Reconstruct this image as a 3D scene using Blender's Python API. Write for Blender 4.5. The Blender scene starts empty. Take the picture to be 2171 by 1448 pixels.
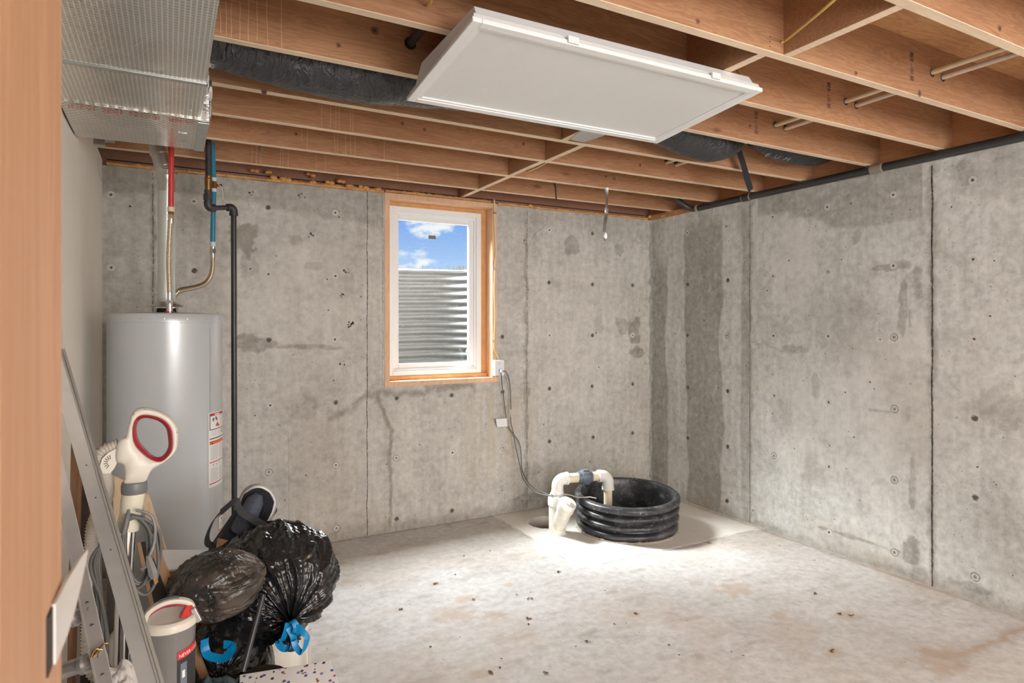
import bpy, math, random
import numpy as np
from mathutils import Vector, Matrix
random.seed(7)
SC = bpy.context.scene
COL = SC.collection
# ------------------------------------------------------------------ camera calibration
FP, PX0, PY0 = 1340.0, 1085.5, 688.0            # focal length and horizon in pixels of 2171x1448
TH = math.radians(28.46)
DV = (math.sin(TH), math.cos(TH)); RV = (math.cos(TH), -math.sin(TH))
H = 2.40                                          # top of the concrete
CAM = (-3.77765, -4.35539, 1.47453)
CH = CAM[2]
def atZ(px, py, Z):
    u = (px-PX0)/FP
    return Vector((CAM[0]+Z*(DV[0]+u*RV[0]), CAM[1]+Z*(DV[1]+u*RV[1]), CH+Z*(PY0-py)/FP))
def onz(px, py, z): return atZ(px, py, (z-CH)*FP/(PY0-py))
def ony(px, py, y=0.0):
    u = (px-PX0)/FP
    return atZ(px, py, (y-CAM[1])/(DV[1]+u*RV[1]))
def onx(px, py, x=0.0):
    u = (px-PX0)/FP
    return atZ(px, py, (x-CAM[0])/(DV[0]+u*RV[0]))
cd = bpy.data.cameras.new('camera'); co = bpy.data.objects.new('camera', cd); COL.objects.link(co)
cd.sensor_width = 36; cd.lens = 36*FP/2171; cd.shift_y = -(724-PY0)/2171; cd.clip_start = .01; cd.clip_end = 200
co.location = CAM; co.rotation_euler = (math.pi/2, 0, -TH)
cd.dof.use_dof = True; cd.dof.focus_distance = 3.6; cd.dof.aperture_fstop = 16
SC.camera = co
# ------------------------------------------------------------------ world, light, exposure
SC.view_settings.view_transform = 'Standard'; SC.view_settings.look = 'None'
SC.view_settings.gamma = 1; SC.view_settings.use_curve_mapping = False
SC.view_settings.exposure = 0.26
SC.cycles.use_denoising = True; SC.cycles.use_adaptive_sampling = True; SC.cycles.adaptive_threshold = .03
SC.cycles.max_bounces = 7; SC.cycles.diffuse_bounces = 4; SC.cycles.glossy_bounces = 4
SC.cycles.sample_clamp_indirect = 6; SC.cycles.caustics_reflective = False; SC.cycles.caustics_refractive = False
wd = bpy.data.worlds.new('sky'); SC.world = wd; wd.use_nodes = True
wt = wd.node_tree; wt.nodes.clear()
def nd(t, typ, **kw):
    n = t.nodes.new(typ)
    for k, v in kw.items():
        if k.startswith('i_'):
            key = k[2:]; n.inputs[int(key) if key.isdigit() else key.replace('_', ' ')].default_value = v
        else: setattr(n, k, v)
    return n
def lk(t, a, b): t.links.new(a, b)
def ramp(t, fac, stops, interp='LINEAR'):
    r = nd(t, 'ShaderNodeValToRGB'); e = r.color_ramp.elements; r.color_ramp.interpolation = interp
    while len(e) < len(stops): e.new(.5)
    for k, (p, c) in enumerate(stops):
        e[k].position = p; e[k].color = tuple(c)+(1,) if len(c) == 3 else c
    if fac is not None: lk(t, fac, r.inputs[0])
    return r
tc = nd(wt, 'ShaderNodeTexCoord'); sp = nd(wt, 'ShaderNodeSeparateXYZ'); lk(wt, tc.outputs['Generated'], sp.inputs[0])
grad = ramp(wt, sp.outputs['Z'], [(0.0, (.62, .74, .95)), (.10, (.40, .60, .93)), (.19, (.13, .34, .86)), (1, (.05, .18, .62))])
mp = nd(wt, 'ShaderNodeMapping'); mp.inputs['Scale'].default_value = (1, 1, 2.2); mp.inputs['Location'].default_value = (.37, .1, .11)
lk(wt, tc.outputs['Generated'], mp.inputs['Vector'])
nz = nd(wt, 'ShaderNodeTexNoise', i_Scale=9.0, i_Detail=9.0, i_Roughness=.6); lk(wt, mp.outputs[0], nz.inputs['Vector'])
cl = ramp(wt, nz.outputs['Fac'], [(.56, (0, 0, 0)), (.64, (1, 1, 1))])
mx = nd(wt, 'ShaderNodeMix', data_type='RGBA'); lk(wt, cl.outputs[0], mx.inputs['Factor']); lk(wt, grad.outputs[0], mx.inputs['A']); mx.inputs['B'].default_value = (.92, .94, .98, 1)
bg = nd(wt, 'ShaderNodeBackground', i_Strength=.9); lk(wt, mx.outputs['Result'], bg.inputs[0])
ow = nd(wt, 'ShaderNodeOutputWorld'); lk(wt, bg.outputs[0], ow.inputs[0])
def light(name, typ, loc, target, energy, color=(1, 1, 1), size=1, size_y=None, **kw):
    l = bpy.data.lights.new(name, typ); o = bpy.data.objects.new(name, l); COL.objects.link(o)
    l.energy = energy; l.color = color
    if typ == 'AREA':
        l.shape = 'RECTANGLE'; l.size = size; l.size_y = size_y or size
    if typ == 'SUN': l.angle = size
    o.location = loc; dr = Vector(target)-Vector(loc); o.rotation_euler = dr.to_track_quat('-Z', 'Y').to_euler()
    return o
light('skylight', 'AREA', (-3.62, 1.80, 4.10), (-2.05, .05, 1.65), 780, (.98, .985, 1.0), 1.2, 1.0)       # brightest part of the sky seen from the window
light('skylight', 'AREA', (-2.1, 1.45, 3.50), (-2.0, .0, 1.3), 950, (.96, .98, 1.0), 3.4, 1.5)
light('sunlight', 'SUN', (-3, -5, 8), (-2.0, .9, 1.5), .8, (1, .97, .92), math.radians(.6))
light('fill_overhead', 'AREA', (-3.4, -7.0, 2.40), (-3.4, -6.8, 0), 110, (1.0, .99, .965), 1.6, 1.2)  # added fill lamp behind the camera, stands for no known fixture
light('fill_rear', 'AREA', (-1.7, -7.9, 1.45), (-1.7, 0, 1.35), 145, (.98, .99, 1.0), 2.2, 1.6)  # added fill lamp facing in from the far end, no opening there
light('fill_rear', 'AREA', (-5.2, -7.9, 1.45), (-2.6, 0, 1.35), 130, (.98, .99, 1.0), 2.2, 1.6)  # second added fill lamp, angled in from the far left
# ------------------------------------------------------------------ materials
def new_mat(name):
    m = bpy.data.materials.new(name); m.use_nodes = True; t = m.node_tree; t.nodes.clear()
    o = nd(t, 'ShaderNodeOutputMaterial'); b = nd(t, 'ShaderNodeBsdfPrincipled'); lk(t, b.outputs[0], o.inputs[0])
    return m, t, b
def coords(t, scale=(1, 1, 1), rot=(0, 0, 0), kind='Object'):
    c = nd(t, 'ShaderNodeTexCoord'); m = nd(t, 'ShaderNodeMapping'); m.inputs['Scale'].default_value = scale; m.inputs['Rotation'].default_value = rot
    lk(t, c.outputs[kind], m.inputs['Vector']); return m.outputs[0]
def noise(t, vec, scale, detail=4, rough=.55, dist=0):
    n = nd(t, 'ShaderNodeTexNoise', i_Scale=scale, i_Detail=detail, i_Roughness=rough, i_Distortion=dist); lk(t, vec, n.inputs['Vector']); return n.outputs['Fac']
def mixc(t, fac, a, b, mode='MIX'):
    m = nd(t, 'ShaderNodeMix', data_type='RGBA', blend_type=mode)
    for s, v in (('Factor', fac), ('A', a), ('B', b)):
        if hasattr(v, 'is_output'): lk(t, v, m.inputs[s])
        elif s == 'Factor': m.inputs[s].default_value = v
        else: m.inputs[s].default_value = tuple(v)+(1,)
    return m.outputs['Result']
def bump(t, b, h, dist=.002, strength=.5):
    n = nd(t, 'ShaderNodeBump', i_Strength=strength, i_Distance=dist); lk(t, h, n.inputs['Height']); lk(t, n.outputs[0], b.inputs['Normal']); return n
def math_(t, op, a, b=None, c=None):
    n = nd(t, 'ShaderNodeMath', operation=op)
    for k, v in enumerate((a, b, c)):
        if v is None: continue
        if hasattr(v, 'is_output'): lk(t, v, n.inputs[k])
        else: n.inputs[k].default_value = v
    return n.outputs[0]
MC = {}
def plain(name, col, rough=.5, metal=0, var=.08, nscale=30, bmp=0, spec=.5, coat=0):
    if name in MC: return MC[name]
    m, t, b = new_mat(name)
    v = coords(t); n = noise(t, v, nscale, 4)
    dark = tuple(c*(1-var*2) for c in col)
    lk(t, mixc(t, n, dark, tuple(min(1, c*(1+var)) for c in col)), b.inputs['Base Color'])
    b.inputs['Roughness'].default_value = rough; b.inputs['Metallic'].default_value = metal
    b.inputs['Specular IOR Level'].default_value = spec; b.inputs['Coat Weight'].default_value = coat
    if bmp: bump(t, b, noise(t, v, nscale*2, 5), bmp, .6)
    MC[name] = m; return m
def concrete(name, c1, c2, damp, pale, tan, speck=1.0, streak=True):
    m, t, b = new_mat(name)
    v = coords(t)
    at = nd(t, 'ShaderNodeAttribute', attribute_name='mask'); sep = nd(t, 'ShaderNodeSeparateColor'); lk(t, at.outputs['Color'], sep.inputs[0])
    big = ramp(t, noise(t, v, 1.6, 6, .6), [(.35, (0, 0, 0)), (.68, (1, 1, 1))]).outputs[0]
    base = mixc(t, big, c1, c2)
    fine = ramp(t, noise(t, v, 22, 8, .7), [(.3, (.80, .79, .78)), (.62, (1.06, 1.06, 1.06))]).outputs[0]
    base = mixc(t, 1.0, base, fine, 'MULTIPLY')
    if streak:
        vs = coords(t, (14, 14, .9)); st = ramp(t, noise(t, vs, 1.4, 5, .6), [(.35, (.90, .885, .87)), (.6, (1.03, 1.03, 1.03))]).outputs[0]
        base = mixc(t, .8, base, st, 'MULTIPLY')
    base = mixc(t, sep.outputs[2], base, pale)
    base = mixc(t, sep.outputs[1], base, tan)
    brk = ramp(t, noise(t, v, 17, 9, .75), [(.32, (.40, .40, .40)), (.54, (1, 1, 1))]).outputs[0]
    mot = ramp(t, noise(t, v, 5.5, 8, .68), [(.36, (.86, .85, .84)), (.5, (1, 1, 1)), (.66, (1.07, 1.065, 1.05))]).outputs[0]
    base = mixc(t, .9 if streak else .35, base, mot, 'MULTIPLY')
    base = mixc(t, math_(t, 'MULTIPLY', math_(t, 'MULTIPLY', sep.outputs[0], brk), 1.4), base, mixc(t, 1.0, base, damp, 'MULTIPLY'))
    al = math_(t, 'MULTIPLY', at.outputs['Alpha'], .75)
    base = mixc(t, al, base, (.10, .085, .07))
    sm = coords(t, (1, 1, 1)); vo = nd(t, 'ShaderNodeTexVoronoi', i_Scale=34.0); lk(t, sm, vo.inputs['Vector'])
    gate = math_(t, 'GREATER_THAN', noise(t, v, 2.6, 3), .56 if speck < 1.5 else .5)
    sz = math_(t, 'MULTIPLY', noise(t, v, 30, 2), .20*speck)
    pit = math_(t, 'MULTIPLY', math_(t, 'LESS_THAN', vo.outputs['Distance'], sz), gate)
    vo2 = nd(t, 'ShaderNodeTexVoronoi', i_Scale=13.0); lk(t, sm, vo2.inputs['Vector'])
    wn = nd(t, 'ShaderNodeSeparateColor'); lk(t, vo2.outputs['Color'], wn.inputs[0])
    pit2 = math_(t, 'MULTIPLY', math_(t, 'LESS_THAN', vo2.outputs['Distance'], .055*speck), math_(t, 'GREATER_THAN', wn.outputs[0], .62))
    pits = math_(t, 'MAXIMUM', pit, pit2)
    base = mixc(t, math_(t, 'MULTIPLY', pits, .62), base, (.09, .08, .07))
    lk(t, base, b.inputs['Base Color']); b.inputs['Roughness'].default_value = .82; b.inputs['Specular IOR Level'].default_value = .3
    hgt = math_(t, 'SUBTRACT', noise(t, v, 60, 6, .7), math_(t, 'MULTIPLY', pits, 1.5))
    bump(t, b, hgt, .002, .35)
    return m
M_WALL = concrete('concrete_wall', (.50, .482, .44), (.61, .594, .552), (.60, .58, .55), (.72, .695, .65), (.50, .42, .32))
M_WALLR = concrete('concrete_wall_pale', (.595, .605, .58), (.70, .712, .69), (.62, .60, .57), (.74, .72, .68), (.52, .44, .34))
M_FLOOR = concrete('concrete_floor', (.585, .572, .55), (.685, .675, .66), (.68, .61, .54), (.80, .775, .71), (.52, .41, .31), .55, False)
def wood(name, c1, c2, grain=(1.2, 14, 14), rough=.65, knots=True, shift=0.0):
    m, t, b = new_mat(name)
    oi = nd(t, 'ShaderNodeObjectInfo'); c = nd(t, 'ShaderNodeTexCoord'); mpn = nd(t, 'ShaderNodeMapping'); mpn.inputs['Scale'].default_value = grain
    cmb = nd(t, 'ShaderNodeCombineXYZ'); r = math_(t, 'MULTIPLY', oi.outputs['Random'], 40.0)
    for k in range(3): lk(t, r, cmb.inputs[k])
    ad = nd(t, 'ShaderNodeVectorMath', operation='ADD'); lk(t, c.outputs['Object'], ad.inputs[0]); lk(t, cmb.outputs[0], ad.inputs[1])
    lk(t, ad.outputs[0], mpn.inputs['Vector'])
    wv = nd(t, 'ShaderNodeTexNoise', i_Scale=1.5, i_Detail=6.0, i_Roughness=.65, i_Distortion=.6); lk(t, mpn.outputs[0], wv.inputs['Vector'])
    rings = math_(t, 'FRACT', math_(t, 'MULTIPLY', wv.outputs['Fac'], 9.0))
    rr = ramp(t, rings, [(0, (.0, .0, .0)), (.5, (1, 1, 1)), (1, (.15, .15, .15))]).outputs[0]
    base = mixc(t, rr, c1, c2)
    tone = ramp(t, noise(t, ad.outputs[0], 1.1, 3), [(.3, (.84, .82, .80)), (.7, (1.08, 1.07, 1.05))]).outputs[0]
    base = mixc(t, 1, base, tone, 'MULTIPLY')
    if knots:
        k2 = nd(t, 'ShaderNodeMapping'); k2.inputs['Scale'].default_value = (1.9, 1.9, 5.2); lk(t, ad.outputs[0], k2.inputs['Vector'])
        vo = nd(t, 'ShaderNodeTexVoronoi', i_Scale=1.0); lk(t, k2.outputs[0], vo.inputs['Vector'])
        kn = ramp(t, vo.outputs['Distance'], [(.03, (1, 1, 1)), (.075, (.25, .25, .25)), (.10, (0, 0, 0))]).outputs[0]
        base = mixc(t, math_(t, 'MULTIPLY', kn, .7), base, (.12, .055, .03))
    lk(t, base, b.inputs['Base Color']); b.inputs['Roughness'].default_value = rough; b.inputs['Specular IOR Level'].default_value = .35
    bump(t, b, rings, .0006, .3); return m
M_JOIST = wood('fir_lumber', (.36, .175, .088), (.48, .265, .145))
M_EDGELIT = wood('fir_underside_lit', (.78, .60, .43), (.86, .70, .52), knots=False)  # same fir, lightened: light bounced up from the floor painted into the undersides
M_RIM = wood('rim_board', (.30, .15, .10), (.40, .21, .14), (14, 1.2, 14))
M_RIMX = wood('rim_board_orange', (.50, .24, .115), (.60, .32, .17), (14, 1.2, 14), knots=False)
M_BUCK = wood('buck_lumber', (.72, .44, .27), (.82, .56, .38), (10, 10, 1.2), knots=False)
M_PLY = wood('plywood_subfloor', (.56, .29, .13), (.74, .44, .22), (1.3, 9, 3), knots=False)
M_JAMB = wood('door_jamb_wood', (.45, .255, .145), (.53, .315, .19), (9, 9, .8), rough=.5, knots=False)
M_PINE = wood('pale_pine', (.70, .52, .33), (.80, .63, .44), (8, 8, 1.2), knots=False)
M_BROWN = wood('brown_wood', (.23, .12, .065), (.32, .18, .10), (9, 9, 1.1), knots=False)
M_WHITE = plain('white_enamel', (.80, .80, .79), .35, var=.01)
M_VINYL = plain('white_vinyl', (.82, .83, .84), .35, var=.01)
M_GREYP = plain('grey_plastic', (.17, .175, .18), .45)
M_CREAM = plain('cream_plastic', (.74, .69, .60), .35, var=.03, nscale=12)
M_PVC = plain('white_pvc', (.78, .76, .71), .35, var=.05, nscale=18)
M_PVCI = plain('ivory_pvc', (.74, .63, .45), .35, var=.05)
M_RED = plain('red_plastic', (.42, .02, .04), .3, var=.05)
M_REDP = plain('red_pex', (.55, .045, .04), .35, var=.03)
M_BLUEP = plain('blue_pex', (.02, .22, .36), .35, var=.03)
M_BLACK = plain('black_abs', (.035, .036, .038), .35, var=.25, nscale=14)
M_IRON = plain('black_iron', (.05, .045, .045), .45, var=.3, nscale=20, bmp=.0006)
M_BRASS = plain('brass', (.42, .24, .09), .35, 1.0, .15)
M_STEEL = plain('steel', (.62, .62, .61), .28, 1.0, .08)
M_GALV = plain('galvanised_steel', (.63, .66, .66), .34, 1.0, .12, 22)
M_WELL = plain('weathered_zinc', (.10, .11, .11), .5, .2, .12, 22)
M_ALU = plain('aluminium', (.80, .80, .79), .36, .7, .1, 16)
M_BRONZE = plain('flex_connector', (.66, .55, .42), .3, .9, .08)
M_TAN = plain('pale_fitting', (.72, .60, .42), .5)
M_DARK = plain('dark_void', (.03, .026, .022), .9)
M_LINE = plain('seam_dark', (.13, .115, .095), .9, var=.3, nscale=60)
M_TIE = plain('tie_ring', (.33, .30, .27), .9, var=.25, nscale=80)
M_TIEP = plain('tie_ring_pale', (.66, .63, .59), .85, var=.15, nscale=80)
M_DRY = plain('drywall', (.88, .83, .74), .7, var=.04, nscale=3)
M_BLUE = plain('blue_ribbon', (.0, .23, .52), .3, var=.1)
M_TEXTG = plain('print_grey', (.30, .30, .30), .6)
M_ORANGE = plain('label_orange', (.80, .18, .03), .5)
M_LRED = plain('label_red', (.62, .03, .03), .5)
M_LBLK = plain('label_black', (.03, .03, .03), .5)
M_PAPER = plain('white_paper', (.82, .81, .80), .6, var=.02)
M_YEL = plain('yellow_jacket', (.72, .50, .12), .4, var=.08)
M_YELP = plain('pale_yellow_cable', (.80, .62, .34), .4, var=.06)
M_CORD = plain('grey_cord', (.13, .13, .125), .5, var=.15)
M_CORDL = plain('light_cord', (.55, .53, .50), .5, var=.15)
M_CARD = plain('cardboard', (.42, .25, .14), .8, var=.08)
M_FABRIC = plain('black_fabric', (.022, .024, .032), .75, var=.3, nscale=120, bmp=.001)
M_NAVY = plain('navy_lining', (.085, .10, .14), .8, var=.3, nscale=90, bmp=.001)
M_BIND = plain('grey_binding', (.42, .41, .38), .7, var=.15, nscale=60)
M_TEAL = plain('dark_teal_cloth', (.035, .055, .06), .9, var=.3, nscale=80, bmp=.002)
M_CUP = plain('grey_tinted_cup', (.22, .21, .20), .22, var=.12, nscale=7)
M_GASK = plain('grey_rubber', (.12, .125, .13), .5)
M_GRASS = plain('dry_grass', (.10, .09, .04), .9)
M_GRAVEL = plain('gravel', (.32, .29, .25), .9, var=.4, nscale=60, bmp=.01)
M_SOIL = plain('soil', (.20, .15, .09), .95, var=.3, nscale=9)
M_WHITEWALL = plain('painted_wall', (.78, .75, .70), .8, var=.01)
M_REDINK = plain('red_ink', (.62, .07, .06), .5)
M_INK = plain('stamp_ink', (.10, .06, .045), .8)
M_TANK = plain('grey_tank_enamel', (.53, .55, .57), .28, .15, .01)
def foil(name, rotz, s, col=(.66, .645, .61), rough=.30, line=(.92, .89, .82), diag=0):
    m, t, b = new_mat(name)
    v = coords(t, (1, 1, 1), (0, 0, rotz)); sx = nd(t, 'ShaderNodeSeparateXYZ'); lk(t, v, sx.inputs[0])
    def ln(o, f, w): return math_(t, 'LESS_THAN', math_(t, 'ABSOLUTE', math_(t, 'SUBTRACT', math_(t, 'FRACT', math_(t, 'MULTIPLY', o, f)), .5)), w)
    a = ln(sx.outputs[0], s, .15); c = ln(sx.outputs[1], s if diag else s*.8, .09 if diag else .10)
    g = math_(t, 'MAXIMUM', a, c)
    wr = noise(t, coords(t), 9, 6, .7, .8)
    lk(t, mixc(t, math_(t, 'MULTIPLY', g, .95), mixc(t, wr, tuple(x*.62 for x in col), col), line), b.inputs['Base Color'])
    b.inputs['Metallic'].default_value = .85; b.inputs['Roughness'].default_value = rough
    hh = math_(t, 'ADD', math_(t, 'MULTIPLY', g, .35), math_(t, 'MULTIPLY', wr, 2.0)); bump(t, b, hh, .0035, .55)
    return m
M_FOIL = foil('foil_scrim_square', 0, 80, (.70, .68, .64), .24)
M_FOILD = foil('foil_scrim_diagonal', math.radians(45), 48, (.66, .63, .60), .26, diag=1)
M_FOILP = foil('plain_foil', 0, .01, (.75, .75, .74), .22)
def plastic_film(name, col, rough=.16, scale=7, dust=None, dist=.010, dirs=(1, 1, 1), fine=.25):
    m, t, b = new_mat(name)
    v = coords(t, dirs)
    n1 = noise(t, v, scale, 3, .5, 1.5); n2 = noise(t, v, scale*4, 5, .6, 1.0)
    rid = math_(t, 'ABSOLUTE', math_(t, 'SUBTRACT', n1, .5)); rid2 = math_(t, 'ABSOLUTE', math_(t, 'SUBTRACT', n2, .5))
    hh = math_(t, 'ADD', math_(t, 'MULTIPLY', rid, 2.5), math_(t, 'MULTIPLY', rid2, fine)); bump(t, b, hh, dist, .9)
    b.inputs['Roughness'].default_value = rough; b.inputs['Specular IOR Level'].default_value = .6
    if dust:
        dm = ramp(t, noise(t, coords(t, (1, 1, 1)), 6, 6, .7), [(.42, (0, 0, 0)), (.60, (1, 1, 1))]).outputs[0]
        lk(t, mixc(t, math_(t, 'MULTIPLY', dm, .75), col, dust), b.inputs['Base Color'])
        lk(t, math_(t, 'ADD', math_(t, 'MULTIPLY', dm, .3), rough), b.inputs['Roughness'])
    else: b.inputs['Base Color'].default_value = tuple(col)+(1,)
    return m
M_BAG = plastic_film('black_bin_liner', (.013, .013, .014), .20, 5)
M_BAGD = plastic_film('dusty_bin_liner', (.022, .021, .020), .2, 6, (.13, .10, .075))
M_FLEX = plastic_film('black_duct_jacket', (.030, .031, .035), .20, 9, None, .010, (2.4, 1.6, 1.6), .35)
def foam_mat():
    m, t, b = new_mat('orange_spray_foam'); v = coords(t); n = noise(t, v, 18, 5)
    lk(t, mixc(t, n, (.46, .20, .06), (.78, .44, .17)), b.inputs['Base Color']); b.inputs['Roughness'].default_value = .6
    bump(t, b, noise(t, v, 40, 4), .004, .6); return m
M_FOAM = foam_mat()
def glass_mat():
    m = bpy.data.materials.new('window_glass'); m.use_nodes = True; t = m.node_tree; t.nodes.clear()
    o = nd(t, 'ShaderNodeOutputMaterial'); tr = nd(t, 'ShaderNodeBsdfTransparent'); gl = nd(t, 'ShaderNodeBsdfGlossy', i_Roughness=.02)
    tr.inputs[0].default_value = (.97, .985, .98, 1)
    lw = nd(t, 'ShaderNodeLayerWeight', i_Blend=.5); mxs = nd(t, 'ShaderNodeMixShader')
    fr = math_(t, 'MULTIPLY_ADD', math_(t, 'POWER', lw.outputs['Facing'], 5.0), .5, .03)
    lk(t, fr, mxs.inputs[0]); lk(t, tr.outputs[0], mxs.inputs[1]); lk(t, gl.outputs[0], mxs.inputs[2])
    df = nd(t, 'ShaderNodeBsdfDiffuse'); df.inputs[0].default_value = (.8, .82, .8, 1)
    v = coords(t); vo = nd(t, 'ShaderNodeTexVoronoi', i_Scale=70.0); lk(t, v, vo.inputs['Vector'])
    dn = math_(t, 'MULTIPLY', math_(t, 'LESS_THAN', vo.outputs['Distance'], math_(t, 'MULTIPLY', noise(t, v, 25, 3), .32)), math_(t, 'MULTIPLY', noise(t, v, 5, 3), .55))
    m2 = nd(t, 'ShaderNodeMixShader'); lk(t, dn, m2.inputs[0]); lk(t, mxs.outputs[0], m2.inputs[1]); lk(t, df.outputs[0], m2.inputs[2])
    lk(t, m2.outputs[0], o.inputs[0]); return m
M_GLASS = glass_mat()
def lens_mat():
    m, t, b = new_mat('prismatic_lens'); v = coords(t, (1, 1, 1), (0, 0, math.radians(45)))
    sx = nd(t, 'ShaderNodeSeparateXYZ'); lk(t, v, sx.inputs[0])
    a = math_(t, 'SINE', math_(t, 'MULTIPLY', sx.outputs[0], 620.0)); c = math_(t, 'SINE', math_(t, 'MULTIPLY', sx.outputs[1], 620.0))
    hh = math_(t, 'MULTIPLY', a, c); b.inputs['Base Color'].default_value = (.83, .82, .80, 1); b.inputs['Roughness'].default_value = .35
    lk(t, mixc(t, math_(t, 'MULTIPLY_ADD', hh, .5, .5), (.66, .655, .645), (.80, .795, .785)), b.inputs['Base Color'])
    bump(t, b, hh, .0015, .35); return m
M_LENS = lens_mat()
def basin_mat():
    m, t, b = new_mat('dusty_black_basin'); v = coords(t); n = ramp(t, noise(t, v, 9, 8, .7), [(.47, (0, 0, 0)), (.66, (1, 1, 1))]).outputs[0]
    n2 = ramp(t, noise(t, v, 45, 4, .6), [(.63, (0, 0, 0)), (.68, (1, 1, 1))]).outputs[0]
    c = mixc(t, math_(t, 'MULTIPLY', n, .42), (.028, .029, .032), (.24, .24, .25)); c = mixc(t, math_(t, 'MULTIPLY', n2, .65), c, (.42, .36, .29))
    lk(t, c, b.inputs['Base Color']); b.inputs['Roughness'].default_value = .38; bump(t, b, noise(t, v, 60, 4), .001, .4); return m
M_BASIN = basin_mat()
def confetti_mat():
    m, t, b = new_mat('confetti_print'); v = coords(t, (1, 1, 1)); vo = nd(t, 'ShaderNodeTexVoronoi', i_Scale=80.0); lk(t, v, vo.inputs['Vector'])
    s = nd(t, 'ShaderNodeSeparateColor'); lk(t, vo.outputs['Color'], s.inputs[0])
    g = math_(t, 'MULTIPLY', math_(t, 'LESS_THAN', vo.outputs['Distance'], .42), math_(t, 'GREATER_THAN', s.outputs[1], .62))
    pal = ramp(t, s.outputs[0], [(0, (.04, .04, .07)), (.3, (.12, .12, .35)), (.5, (.45, .05, .06)), (.65, (.05, .05, .06)), (.85, (.25, .25, .45))], 'CONSTANT').outputs[0]
    lk(t, mixc(t, g, (.82, .81, .80), pal), b.inputs['Base Color']); b.inputs['Roughness'].default_value = .3; return m
M_CONF = confetti_mat()
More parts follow.
